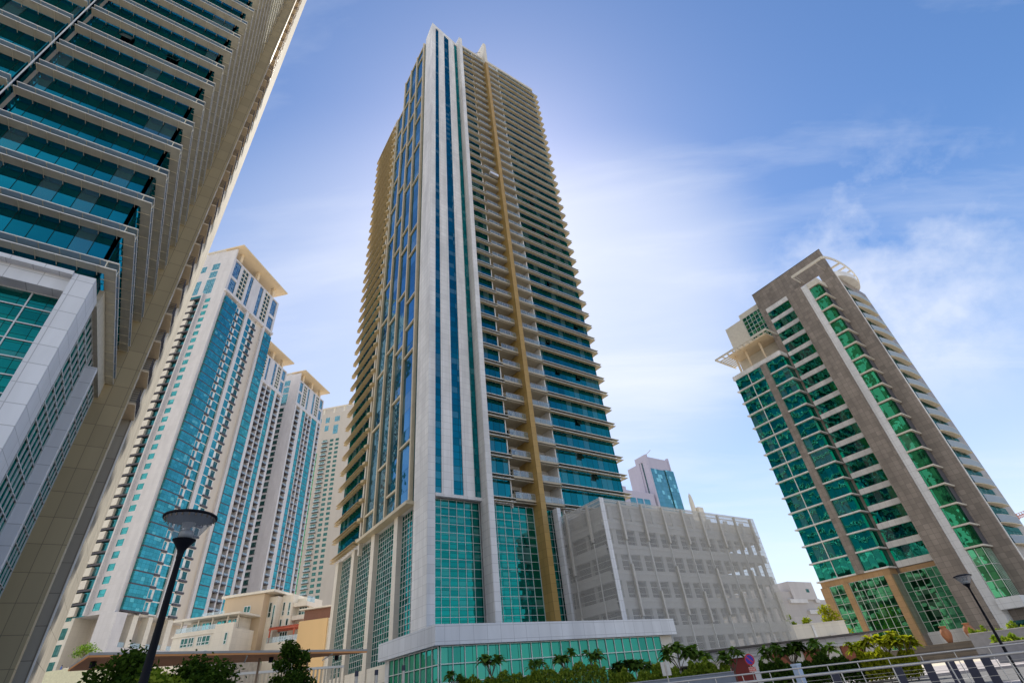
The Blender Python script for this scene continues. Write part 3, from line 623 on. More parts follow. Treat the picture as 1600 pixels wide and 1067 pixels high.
    for k in range(17):
        z = H(B0 + P * k); o = put(sl, 'balcony', T, (0, 0, z)); put(gm, 'railing_glass', o); put(rm, 'railing', o); put(dw, 'balcony_door', T, (0, 0, z))
    el = lambda rx, ry: [(9.5 - rx * math.cos(math.pi * i / 16), -31.0 - ry * math.sin(math.pi * i / 16)) for i in range(17)]
    MB().prism([(15.5, -30.9), (3.5, -30.9)] + el(6.0, 2.6), H(75.1), H(76.6)).build('curved_roof', WHITE_BIG, T)
    # pergola: straight along the front, then a long curve
    pts = [(-1.0, -24.6), (-1.0, -32.2)] + [(7.6 - 8.6 * math.cos(math.pi * .5 * i / 8), -32.2 - 1.6 * math.sin(math.pi * .5 * i / 8)) for i in range(1, 9)] + [(7.6 + 13.0 * math.sin(math.pi * .5 * i / 8), -32.2 - 1.6 + 4.2 * (1 - math.cos(math.pi * .5 * i / 8))) for i in range(1, 9)]
    m = MB()
    for a, b in zip(pts, pts[1:]):
        dx, dy = b[0] - a[0], b[1] - a[1]; L = math.hypot(dx, dy); nx, ny = -dy / L * .12, dx / L * .12
        m.prism([(a[0] - nx, a[1] - ny), (b[0] - nx, b[1] - ny), (b[0] + nx, b[1] + ny), (a[0] + nx, a[1] + ny)][::1] if dx * ny - dy * nx > 0 else [(a[0] + nx, a[1] + ny), (b[0] + nx, b[1] + ny), (b[0] - nx, b[1] - ny), (a[0] - nx, a[1] - ny)], H(78.3), H(79.0))
    m.box(-1.0, 2.99, -24.7, -24.5, H(78.35), H(78.9))
    for x in (5.2, 8.0, 10.8, 13.6, 16.2, 18.4):
        ye = np.interp(x, [p[0] for p in pts[2:]], [p[1] for p in pts[2:]])
        m.box(x - .16, x + .16, ye + .1, -28.6, H(78.35), H(78.8))
    m.build('pergola', BONE, T)
    for y in (-25.4, -30.6): MB().tube((-.8, y, H(78.4)), (2.99, y, H(77.7)), .07, n=6).build('bracket', STEEL, T)
    return T
right_tower()

# ================================================================== the near tower at the left edge
def left_tower():
    T = thing('residential_tower', 'nearest tower filling the upper left, seen from below, with rows of sunshades and blue glass', 'tower', (-25.720, 22.018, 0), YAW_SITE)
    H = lambda z: z + E
    P = 3.5; U0 = 25.98; NF = 36; Z1 = H(U0 + P * NF)
    XA = -46.0
    MB().prism([(XA, 1.3), (-1.25, 1.3), (-1.25, 30), (XA, 30)], H(24.3), Z1).build('wall', CREAM, T)
    MB().prism([(XA, 1.8), (-1.9, 1.8), (-1.9, 30), (XA, 30)], .02, H(24.29)).build('wall', CREAM, T)
    FA, FB = ('S', 1.0), ('E', -.88)
    wa = MB().fb(FA, -10.55, -.9, -.29, 0, .02, 3.46); wa.fb(FB, 1.0, 15.98, -.3, 0, .02, 3.46)
    wa = wa.mesh('window_band', GLASS_L)
    wb = MB().fb(FA, XA, -10.95, -.29, .35, .02, 3.46).mesh('side_window', GLASS_L)
    f1, f2, e1, e2 = MB(), MB(), MB(), MB()
    sa = blades(MB(), FA, -10.55, -.02, .58, (.27, 1.0), 1.06, .03, .045, f1, e1); blades(sa, FB, .02, 15.95, .58, (.2, .87), 1.3, .03, .045, f1, e1)
    sa = sa.mesh('sunshade', BLADE_L); f1 = f1.mesh('frosted_blade', FROST_BLUE); e1 = e1.mesh('blade_edge', LIP)
    sb = blades(MB(), ('S', .62), XA, -10.85, .58, (.2, .95), 1.06, .03, .045, f2, e2).mesh('side_sunshade', BLADE_L); f2 = f2.mesh('frosted_blade', FROST_BLUE); e2 = e2.mesh('blade_edge', LIP)
    gp = MB().box(-10.9, -10.86, -.05, .99, -.9, 1.5).mesh('glass_divider', GLASS_L)
    for k in range(-1, NF):
        z = H(U0 + P * k)
        if k >= 0:
            put(wa, 'window_band', T, (0, 0, z)); put(wb, 'side_window', T, (0, 0, z)); put(gp, 'glass_divider', T, (0, 0, z + 1.0))
        else:
            MB().fb(FA, XA, -.9, -.29, 0, 1.75, 3.46).build('window_band', GLASS_L, T, (0, 0, z)); MB().fb(FB, 1.0, 15.98, -.3, 0, 1.75, 3.46).build('window_band', GLASS_L, T, (0, 0, z))
        if k >= 0:
            q1 = put(sa, 'sunshade', T, (0, 0, z + .02)); q2 = put(sb, 'side_sunshade', T, (0, 0, z + .02))
            put(f1, 'frosted_blade', q1); put(e1, 'blade_edge', q1); put(f2, 'frosted_blade', q2); put(e2, 'blade_edge', q2)
    MB().tube((-10.7, -.02, H(26)), (-10.7, -.02, Z1), .05, n=8).build('white_pole', WHITE, T)
    ow = MB().add([(0, -.03, 0), (1.0, -.03, 0), (1.0, -.38, -1.0), (0, -.38, -1.0), (0, -.06, 0.02), (1.0, -.06, .02), (1.0, -.42, -.98), (0, -.42, -.98)], [(0,1,2,3),(7,6,5,4),(0,4,5,1),(2,6,7,3),(1,5,6,2),(0,3,7,4)]).mesh('open_window', DARKWIN)
    for x, k in ((-8.2, 7), (-4.6, 7)): put(ow, 'open_window', T, (x, 1.0, H(U0 + k * P + 2.7)))
    # ochre fin, small mesh balconies behind it, white end pier
    MB().box(-1.24, 1.42, 16.0, 17.0, .02, Z1).build('ochre_fin', cladding('tan_fin_tiles', (.46, .36, .20), 1.15, 1.9, .035, .08, .42, .4), T)
    MB().box(-1.24, -.6, 17.01, 20.9, .02, Z1).build('recess_wall', ROOFTAN, T)
    MB().prism([(-1.2, 21.0), (1.78, 21.0), (1.78, 30.2), (-1.2, 30.2)], .02, Z1 + 3).build('end_pier', cladding('pier_cladding', (.40, .365, .30), 1.6, 2.2, .05, .05, .55, .85, .2, .1), T)
    MB().box(1.70, 1.82, 20.93, 21.05, .02, Z1 + 2.9).build('edge_highlight', LIP, T)  # pale strip added as the bright highlight along the corner
    bal = MB().box(-.59, 1.9, 17.6, 20.9, -.2, 0).mesh('balcony', ROOFTAN)
    gr = MB()
    for z in [i * .22 for i in range(1, 7)]:
        gr.box(1.86, 1.9, 17.6, 20.9, z, z + .03); gr.box(-.55, 1.85, 17.6, 17.64, z, z + .03)
    for y in (17.62, 18.7, 19.8, 20.86): gr.box(1.85, 1.91, y - .03, y + .03, 0, 1.4)
    for x in (-.3, .5, 1.2): gr.box(x, x + .05, 17.59, 17.65, 0, 1.4)
    gr = gr.mesh('grille', DARKBAR)
    for k in range(NF):
        o = put(bal, 'balcony', T, (0, 0, H(U0 + P * k - 1.2))); put(gr, 'grille', o)
    # podium: white frame, green curtain walls on both faces, white fin
    MB().prism([(-1.82, -.15), (-.70, -.15), (-.70, 2.5), (-1.82, 2.5)], .02, H(24.2)).build('white_column', WHITE_BIG, T)
    MB().box(XA, -1.83, .2, 1.79, H(22.9), H(24.2)).build('white_beam', WHITE_BIG, T)
    MB().box(XA, -1.83, -.3, .19, H(23.95), H(24.25)).build('white_beam', WHITE_BIG, T)
    curtain(T, ('S', 1.1), XA + 30, -1.83, .05, H(22.88), GLASS_POD, 1.55, 1.14, bar=.07)
    curtain(T, ('E', -.95), 2.51, 8.4, .05, H(23.9), GLASS_POD, 1.0, 1.14, bar=.06)
    curtain(T, ('E', -.95), 8.9, 15.98, .05, H(23.9), GLASS_POD, 1.0, 1.14, bar=.06)
    MB().box(-1.25, -.18, 8.41, 8.89, .02, H(22.6)).build('white_fin', WHITE_BIG, T)
    MB().box(-1.24, -.6, 2.51, 15.98, H(23.91), H(25.3)).build('soffit_band', SOFFIT, T)
    return T
left_tower()

# ================================================================== the row of white towers on the left
PALE = cladding('pale_cladding', (.63, .61, .62), 1.3, 1.75, .03, .03, .82)
FAWN = cladding('fawn_plaster', (.62, .55, .47), 0, 0, stain=.06)
def crown(T, x0, x1, y0, y1, zr, over=3.2):
    """flat peach-soffited roof on stub posts, with slatted edges"""
    MB().box(x0 + 4.0, x1 + .2, y0 - .6, y1 + .6, zr, zr + .7).build('roof_slab', ROOFTAN, T)
    MB().box(x1 + .2, x1 + over, y0 - .6, y1 + .6, zr, zr + .7).build('roof_overhang', ROOFTAN, T)
    m = MB(); m.box(x0 - 6.0, x0 + 4.0, y0 - .6, y0, zr, zr + .7)
    for i in range(10): m.box(x0 - 5.6 + i, x0 - 5.1 + i, y0 + .01, y0 + 8, zr + .1, zr + .6)
    m.build('trellis', BONE, T)
    for y in (y0 + 4.5, (y0 + y1) / 2, y1 - 4.5): MB().box(x1 - 2.2, x1 - .6, y - .7, y + .7, zr - 4.8, zr).build('roof_post', ROOFTAN, T)
    MB().box(x0 + 4, x1 - 5, y0 + 5, y1 - 3, zr - 5, zr - .01).build('plant_room', PALE, T)
def upper_storeys(T, L, z0, z1):
    """the panelled top: tall windows and lattice screens between pale piers (right face, x = 0)"""
    F = ('E', 0.0)
    k = L / 34.0
    for a, b in ((1.3, 5.0), (29.0, 32.7)):
        for za, zb in ((z0 + 1.2, z0 + 7.6), (z0 + 9.2, z1 - 1.2)):
            MB().fb(F, a * k, b * k, -.6, -.25, za, zb).build('tall_window', WINDOW, T)
    for a, b in ((6.6, 10.4), (23.4, 27.2)):
        p = MB().fb(F, a * k, b * k, -.5, -.3, z0 + 1, z1 - .8).build('lattice_screen', DARKWIN, T)
        m = MB()
        for i in range(3): m.fb(F, (a + (b - a) * i / 2) * k - .14, (a + (b - a) * i / 2) * k + .14, -.29, .0, z0 + 1, z1 - .8)
        n = 7
        for j in range(n + 1): m.fb(F, a * k, b * k, -.28, -.02, z0 + 1 + (z1 - z0 - 2.2) * j / n, z0 + 1.45 + (z1 - z0 - 2.2) * j / n)
        m.build('lattice', BONE, p)
    for a, b in ((12.0, 14.0), (19.2, 21.6)): MB().fb(F, a * k, b * k, -.6, -.25, z0 + 1.2, z1 - 1).build('tall_window', WINDOW, T)
    # pale frame in front, with those openings left free
    cuts = [0, 1.3, 5.0, 6.6, 10.4, 12.0, 14.0, 19.2, 21.6, 23.4, 27.2, 29.0, 32.7, 34.0]
    for i in range(0, 14, 2): MB().fb(F, cuts[i] * k, cuts[i+1] * k, -.9, 0, z0, z1).build('pale_pier', PALE, T)
    m = MB()
    for i in range(1, 13, 2):
        a, b = cuts[i] * k + .004, cuts[i+1] * k - .004
        m.fb(F, a, b, -.9, -.01, z0, z0 + 1.0); m.fb(F, a, b, -.9, -.01, z1 - .7, z1)
    for a, b in ((1.3, 5.0), (29.0, 32.7)): m.fb(F, a * k + .004, b * k - .004, -.9, -.01, z0 + 7.7, z0 + 9.1)
    m.build('pale_band', PALE, T)
def white_tower():
    T = thing('white_tower', 'tall white tower behind the street lamp with turquoise glass bays and a flat peach roof', 'tower', (-119.563, 148.435, 0), YAW_LEFT)
    H = lambda z: z + E
    P = 3.5; B0 = 30.0; NF = 34; ZT = H(151.0)
    F = ('E', 0.0); L = ('S', 0.0)
    MB().prism([(-26, 0), (-.9, 0), (-.9, 33.6), (-26, 33.6)], H(29.6), H(171.0)).build('wall', PALE, T)
    MB().prism([(-.89, .0), (0, 0), (0, 1.3), (-.89, 1.3)], H(29.6), ZT).build('pale_pier', PALE, T)
    for a, b in ((8.3, 8.75), (14.5, 16.2), (26.6, 28.0), (33.0, 33.6)):
        MB().fb(F, a, b, -.89, .55 if a in (14.5, 26.6) else .1, H(29.6), ZT).build('pale_pier', PALE, T)
    bay = lambda a, b: MB().fb(F, a, b, -.89, .85, .42, P).mesh('bay_window', GLASS_T)
    bar = lambda a, b: MB().fb(F, a + .02, b - .02, -.89, .80, 0, .42).mesh('bay_band', DARKBAR)
    b1, b2, k1, k2 = bay(1.31, 8.29), bay(28.01, 32.99), bar(1.31, 8.29), bar(28.01, 32.99)
    p1 = MB().fb(F, 11.4, 14.49, -.89, -.1, .34, P).mesh('window', GLASS_T); p2 = MB().fb(F, 16.21, 19.2, -.89, -.1, .34, P).mesh('window', GLASS_T)
    s1 = MB().fb(F, 8.76, 19.6, -.89, -.05, 0, .335).mesh('slab_edge', WHITE)
    w1 = MB().fb(F, 8.76, 11.39, -.89, -.1, .34, P).mesh('white_panel', WHITE); w2 = MB().fb(F, 19.21, 22.6, -.89, -.1, .34, P).mesh('white_panel', WHITE)
    a1 = MB().fb(F, 9.5, 10.5, -.09, -.06, .9, 3.2).mesh('small_window', GLASS_T); a2 = MB().fb(F, 20.3, 22.2, -.09, -.06, .9, 3.2).mesh('small_window', DARKWIN)
    d1 = MB().fb(F, 8.8, 11.2, -.09, .45, .02, .62).mesh('dark_ledge', DARKBAR); d2 = MB().fb(F, 19.3, 22.7, -.09, .45, .02, .62).mesh('dark_ledge', DARKBAR)
    cw = MB().fb(L, -7.8, -5.5, -.2, .03, .5, 2.5).mesh('corner_window', GLASS_T)
    MB().fb(F, 22.61, 26.59, -.89, -.35, H(29.6), ZT).build('fawn_wall', FAWN, T)
    for k in range(NF + 1):
        z = H(B0 + k * P)
        if k < NF:
            for me, nm in ((b1, 'bay_window'), (b2, 'bay_window'), (k1, 'bay_band'), (k2, 'bay_band'), (p1, 'window'), (p2, 'window'), (s1, 'slab_edge'), (w1, 'white_panel'), (w2, 'white_panel'), (a1, 'small_window'), (a2, 'small_window'), (d1, 'dark_ledge'), (d2, 'dark_ledge')):
                put(me, nm, T, (0, 0, z))
        if k < NF: put(cw, 'corner_window', T, (0, 0, z + .2))
    MB().fb(F, 0, 33.6, -.89, .9, ZT + .01, ZT + 1.1).build('pale_band', PALE, T)
    for a, b, z0, z1 in ((-10.3, -6.7, 165.6, 169.4), (-10.3, -6.7, 160.9, 164.6), (-10.6, -6.4, 151.4, 160.0), (-16, -13.2, 165.3, 168.9), (-16, -13.2, 152, 160)):
        MB().fb(L, a, b, -.2, .03, H(z0), H(z1)).build('large_window', WINDOW, T)
    upper_storeys(T, 33.6, ZT + 1.11, H(171.0)); MB().prism([(-.89, .01), (-.9, .01), (-.9, 33.59), (-.89, 33.59)][::-1], ZT, ZT + .1)
    MB().prism([(-26, 0), (0, 0), (0, .6), (-26, .6)], H(171.01), H(176.5)).build('parapet', PALE, T)
    crown(T, -10, 0, 0, 33.6, H(177.0))
    # dark recess with cream balconies at the left of the white pier
    MB().fb(L, -26, -9.3, .01, .06, H(29.6), H(151)).build('recess_window', glazing('recess_glass', (.05, .26, .30), (.01, .03, .035), 1.4, 3.5, .08), T)
    MB().fb(L, -9.29, -8.8, -.1, 1.2, H(29.6), H(151)).build('pale_edge', PALE, T)
    cb = MB().fb(L, -15.2, -12.5, .07, .9, -.1, 2.3).mesh('cream_balcony', CREAM); cd = MB().fb(L, -19, -9.31, .07, 1.0, 2.35, 2.85).mesh('dark_ledge', DARKBAR)
    for k in range(NF): put(cb, 'cream_balcony', T, (0, 0, H(B0 + k * P))); put(cd, 'balcony_slab', T, (0, 0, H(B0 + k * P + .3)))
    # legs and open terraces at the bottom
    MB().box(-4.7, 1.2, -.1, 3.2, .02, H(29.59)).build('leg', PALE, T)
    MB().box(-26, -12.6, -.1, 8, .02, H(29.59)).build('leg', CREAM, T)
    MB().box(-12.59, -4.71, 6.0, 7.0, .02, H(29.59)).build('back_wall', FAWN, T)
    MB().box(-4.69, -.2, 3.21, 33.5, .02, H(21.5)).build('base', PALE, T)
    for y0, y1 in ((6.8, 8.6), (12.4, 14.0), (20, 22), (31, 33)): MB().box(-2.5, -.1, y0, y1, H(21.51), H(29.59)).build('leg', CREAM, T)
    MB().box(-7, -6.4, 3.3, 33.5, H(21.51), H(29.59)).build('back_wall', FAWN, T)
    for y0, y1 in ((3.3, 6.7), (8.7, 12.3), (14.1, 19.9), (22.1, 30.9)): MB().box(-.35, -.3, y0, y1, H(21.51), H(22.7)).build('balustrade', RAIL, T)
    for i, (a, z) in enumerate(((-14.6, 26), (-14.6, 22), (-14.6, 18), (-14.6, 30.5))): MB().box(a - 1.2, a + 1.0, -.16, -.1, H(z - 1.6), H(z + 1.2)).build('window', DARKWIN, T)
    return T
white_tower()
def balcony_tower(name, label, o, cols, glass, piers, length, zt, ztop, depth, leftwins, roof=True, floors=None):
    """a tower whose right face is columns of balconies, blue glass strips and pale piers"""
    T = thing('white_tower', label, 'tower', (o[0], o[1], 0), YAW_LEFT)
    H = lambda z: z + E
    F = ('E', 0.0); L = ('S', 0.0); P = 3.5
    MB().prism([(-depth, 0), (-2.2, 0), (-2.2, length), (-depth, length)], .02, H(ztop)).build('wall', PALE, T)
    edges = []
    for a, b in piers: MB().fb(F, a, b, -2.19, .1, .02, H(zt)).build('pale_pier', PALE, T)
    n = int((zt - 20) / P) if floors is None else floors
    z0 = zt - n * P
    for a, b in cols:
        sl = MB().fb(F, a + .02, b - .02, -2.19, .35, 0, .3); sl.fb(F, a + .02, b - .02, .31, .35, .31, .5)
        sl = sl.mesh('balcony', DARKBAR); gl = MB().fb(F, a + .1, b - .1, .26, .3, .5, 1.3).mesh('railing_glass', RAIL)
        dr = MB().fb(F, a + .5, a + .5 + (b - a) * .45, -2.18, -2.12, .31, 2.7).mesh('balcony_door', DARKWIN)
        bw_ = MB().fb(F, a, b, -2.195, -2.19, 0, P).mesh('back_wall', FAWN)
        for k in range(n):
            z = H(z0 + k * P); q = put(sl, 'balcony', T, (0, 0, z)); put(gl, 'railing_glass', q); put(dr, 'balcony_door', T, (0, 0, z))
        MB().fb(F, a, b, -2.195, -2.185, .02, H(zt)).build('back_wall', FAWN, T)
    for a, b in glass:
        g = MB().fb(F, a + .02, b - .02, -2.19, -.05, .35, P).mesh('glass_strip', GLASS_T); d = MB().fb(F, a + .02, b - .02, -2.19, 0, 0, .35).mesh('dark_band', DARKBAR)
        for k in range(n): z = H(z0 + k * P); put(g, 'glass_strip', T, (0, 0, z)); put(d, 'dark_band', T, (0, 0, z))
    MB().fb(F, 0, length, -2.19, .35, H(zt) + .005, H(zt + 1.2)).build('pale_band', PALE, T)
    upper_storeys(T, length, H(zt + 1.21), H(ztop))
    MB().prism([(-2.19, 0), (-.91, 0), (-.91, length), (-2.19, length)], H(zt + 1.21), H(ztop)).build('upper_wall', PALE, T)
    for a, b, kind in leftwins:
        if kind == 'col':
            c = MB().fb(L, a, b, -.2, .03, .5, 2.6).mesh('window', DARKWIN); s = MB().fb(L, a - .2, b + .2, -.1, .1, .1, .48).mesh('dark_ledge', DARKBAR)
            for k in range(n): put(c, 'window', T, (0, 0, H(z0 + k * P))); put(s, 'dark_ledge', T, (0, 0, H(z0 + k * P)))
            for za, zb in ((zt + 14.5, zt + 18.3), (zt + 9.6, zt + 13.4), (zt + 1, zt + 8.7)): MB().fb(L, a - .5, b + .8, -.2, .03, H(za), H(zb)).build('large_window', WINDOW, T)
    MB().prism([(-depth, 0), (0, 0), (0, .6), (-depth, .6)], H(ztop) + .01, H(ztop + 5)).build('parapet', PALE, T)
    crown(T, -10, 0, 0, length, H(ztop + 5.5))
    return T
# the middle one stands back between the other two
cx, cy = -119.563, 148.435
def from_t2(x, y): c, s = math.cos(YAW_LEFT), math.sin(YAW_LEFT); return (cx + x*c - y*s, cy + x*s + y*c)
balcony_tower('', 'white tower mostly hidden between two flat-roofed towers on the left, twin balcony columns', from_t2(-30, 62),
              ((9.3, 12.4), (13.3, 16.4), (22.5, 25.8)), ((17.2, 20.6),), ((0, 9.29), (12.41, 13.29), (16.41, 17.19), (20.61, 22.49), (25.81, 27.5)), 27.5, 153, 170.5, 20, ())
balcony_tower('', 'slim white tower with peach roof, narrowest of the left towers, balconies and blue strips', (-133.368, 251.378),
              ((1.3, 5.0), (11.7, 14.0), (15.0, 17.6), (26.0, 28.2)), ((7.9, 11.0), (18.6, 24.2)), ((0, 1.29), (5.01, 7.89), (11.01, 11.69), (14.01, 14.99), (17.61, 18.59), (24.21, 25.99), (28.21, 29.0)), 29.0, 153.5, 171.0, 24, ((-10.2, -7.2, 'col'),))
def far_block():
    T = thing('white_tower', 'farthest cream apartment block, half hidden behind the central tower, with small dark window pairs', 'tower', (-134.9, 337.0, 0), YAW_LEFT)
    H = lambda z: z + E
    L = ('S', 0.0); P = 3.5; s = 1.318; n = 42; z0 = 26
    MB().box(-34, 10, 0, 25, .02, H(195)).build('wall', cladding('greyed_plaster', (.50, .46, .41), 0, 0, stain=.06), T)
    sl = MB().fb(L, -18.3, -13.6, .0, 1.3, 0, .3).mesh('balcony', DARKBAR); gl = MB().fb(L, -18.2, -13.7, 1.22, 1.28, .3, 1.4).mesh('railing_glass', RAIL); dr = MB().fb(L, -18.3, -14.5, -.1, .03, .3, 2.8).mesh('balcony_door', DARKWIN)
    wa = MB().fb(L, -12.2, -9.4, -.1, .04, .7, 2.7).mesh('window', DARKWIN); wb = MB().fb(L, -7.6, -4.8, -.1, .04, .7, 2.7).mesh('window', DARKWIN)
    for k in range(n):
        z = H(z0 + k * P)
        q = put(sl, 'balcony', T, (0, 0, z)); put(gl, 'railing_glass', q); put(dr, 'balcony_door', T, (0, 0, z)); put(wa, 'window', T, (0, 0, z)); put(wb, 'window', T, (0, 0, z))
    g = MB().fb(L, -26, -21.4, -.1, .04, .4, P).mesh('glass_strip', GLASS_R2); gb = MB().fb(L, -26, -21.4, .0, .3, 0, .4).mesh('dark_band', DARKBAR)
    for k in range(n - 3): put(g, 'glass_strip', T, (0, 0, H(z0 + k * P))); put(gb, 'dark_band', T, (0, 0, H(z0 + k * P)))
    for a, b, za, zb in ((-26, -21.8, 187, 191.5), (-18.2, -14.8, 187, 191.5), (-10.5, -6.4, 187, 191.5), (-18.2, -15, 180, 184.5), (-10.8, -6.9, 176.5, 184), ):
        MB().fb(L, a, b, -.1, .05, H(za), H(zb)).build('large_window', WINDOW, T)
    m = MB(); m.box(-30, 6, -.6, 0, H(199.5), H(200.4))
    for i in range(36): m.box(-30 + i, -29.6 + i, .01, 9, H(199.6), H(200.2))
    m.build('trellis', BONE, T)
    for x in (-29, -20.5, -12, -3.5): MB().box(x - .7, x + .7, .1, 1.2, H(195.01), H(199.5)).build('roof_post', BONE, T)
    return T
far_block()

# ================================================================== distant buildings on the right
LILAC = cladding('hazed_lilac_wall', (.45, .43, .53), 0, 0, stain=.05)  # distance haze mixed into the wall colour
def distant_tower():
    T = thing('distant_tower', 'hazy lilac tower with a turquoise glass side rising behind the car park', 'tower', (103.304, 407.097, 0), YAW_SITE)
    H = lambda z: z + E
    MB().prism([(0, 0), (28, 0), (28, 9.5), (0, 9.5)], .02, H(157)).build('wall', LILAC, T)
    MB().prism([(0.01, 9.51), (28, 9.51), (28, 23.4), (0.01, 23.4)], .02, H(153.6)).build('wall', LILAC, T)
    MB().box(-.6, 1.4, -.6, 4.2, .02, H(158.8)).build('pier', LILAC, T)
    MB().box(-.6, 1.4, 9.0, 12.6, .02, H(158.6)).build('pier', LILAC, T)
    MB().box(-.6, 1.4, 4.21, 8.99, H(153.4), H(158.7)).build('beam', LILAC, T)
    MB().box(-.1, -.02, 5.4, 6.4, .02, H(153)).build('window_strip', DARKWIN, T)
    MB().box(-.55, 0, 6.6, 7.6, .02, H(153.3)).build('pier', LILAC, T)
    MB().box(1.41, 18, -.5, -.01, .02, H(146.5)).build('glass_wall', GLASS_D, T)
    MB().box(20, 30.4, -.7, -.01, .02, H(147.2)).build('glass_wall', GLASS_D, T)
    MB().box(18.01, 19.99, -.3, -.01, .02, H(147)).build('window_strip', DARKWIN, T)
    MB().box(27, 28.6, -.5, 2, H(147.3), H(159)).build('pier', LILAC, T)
    MB().tube((1, 2, H(158)), (6, -2, H(163)), .25, n=6).build('davit', STEEL, T)
distant_tower()
g = thing('office_building', 'low lilac wing with blue windows beside the hazy tower, behind the car park', 'building', W((103.304, 407.097), YAW_SITE, -38, 0, 0), YAW_SITE)
MB().box(0, 36, .5, 14, .02, 125.5).build('wall', LILAC, g); MB().box(0, 4.5, 0, .49, .02, 128).build('wall', LILAC, g)
for x in (7, 15, 23): MB().box(x, x + 6.5, .35, .49, 20, 120).build('window', GLASS_D, g)
g = thing('spire', 'slim pale spire on a block just right of the hazy distant tower', 'tower', (136, 426, 0), YAW_SITE)
MB().lathe([(0.05, 129), (1.2, 126.5), (1.8, 122), (2.2, 100), (2.2, .02)][::-1], 12).build('shaft', BONE, g); MB().box(2.4, 9, -3, 3, .02, 116.5).build('block', BONE, g)
def office():
    T = thing('office_building', 'low grey office block with pale stripes between the car park and the brown tower', 'building', (66.8, 146.2, 0), YAW_SITE)
    st = cladding('grey_bands', (.52, .50, .50), 3.2, 1.4, .03, .05, .8)
    MB().prism([(-20, 0), (8, 0), (8, 24), (-20, 24)], .02, E + 15.5).build('wall', st, T)
    MB().prism([(8.01, 1), (34, 1), (34, 24), (8.01, 24)], .02, E + 13.8).build('wall', st, T)
    MB().prism([(-4, -.4), (7.4, -.4), (7.4, 12), (-4, 12)], E + 13.6, E + 17.8).build('roof_box', PALE, T)
    MB().box(3.2, 4.6, -.45, -.4, E + 15.3, E + 16.1).build('window', DARKWIN, T)
    for x0, x1, z in ((6, 14.5, 12.9), (1, 9, 10.3), (13, 20, 10.9), (-6, 2, 12.8)): MB().box(x0, x1, -.5 if x1 < 8 else .4, .99 if x1 > 8 else -.01, E + z, E + z + .9).build('pale_band', WHITE_BIG, T) if x1 < 8 or x0 > 8 else MB().box(x0, 7.99, -.5, -.01, E + z, E + z + .9).build('pale_band', WHITE_BIG, T)
    MB().box(10, 20, .7, .99, E + 9.2, E + 10.7).build('tan_band', TAN, T)
office()
def crane():
    T = thing('tower_crane', 'red lattice tower crane far behind the balconies of the brown tower', 'crane', polar(41.9, 330), R(20))
    RED = plain('crane_red', (.42, .14, .09), .5)
    def lattice(p0, p1, wd, step):
        m = MB(); p0 = Vector(p0); p1 = Vector(p1); d = (p1 - p0); L = d.length; d.normalize(); a = d.orthogonal().normalized(); b = d.cross(a)
        c = [(a + b) * wd, (a - b) * wd, (-a - b) * wd, (b - a) * wd]
        for q in c: m.tube(p0 + q, p1 + q, .14, n=4)
        n = int(L / step)
        for i in range(n):
            for j in range(4): m.tube(p0 + d * (i * step) + c[j], p0 + d * ((i + 1) * step) + c[(j + 1) % 4], .09, n=4)
        return m
    lattice((0, 0, 0), (0, 0, 46), .9, 2.4).build('mast', RED, T)
    lattice((0, 0, 47), (30, 0, 53), .7, 2.2).build('jib', RED, T); lattice((0, 0, 47), (-11, 0, 46), .8, 2.2).build('counter_jib', RED, T)
    MB().box(-11, -7.5, -1.4, 1.4, 42.5, 45.4).build('counterweight', CONC, T); MB().box(-1.6, 1.6, -1.6, 1.6, 46, 48.6).build('cab', RED, T)
crane()

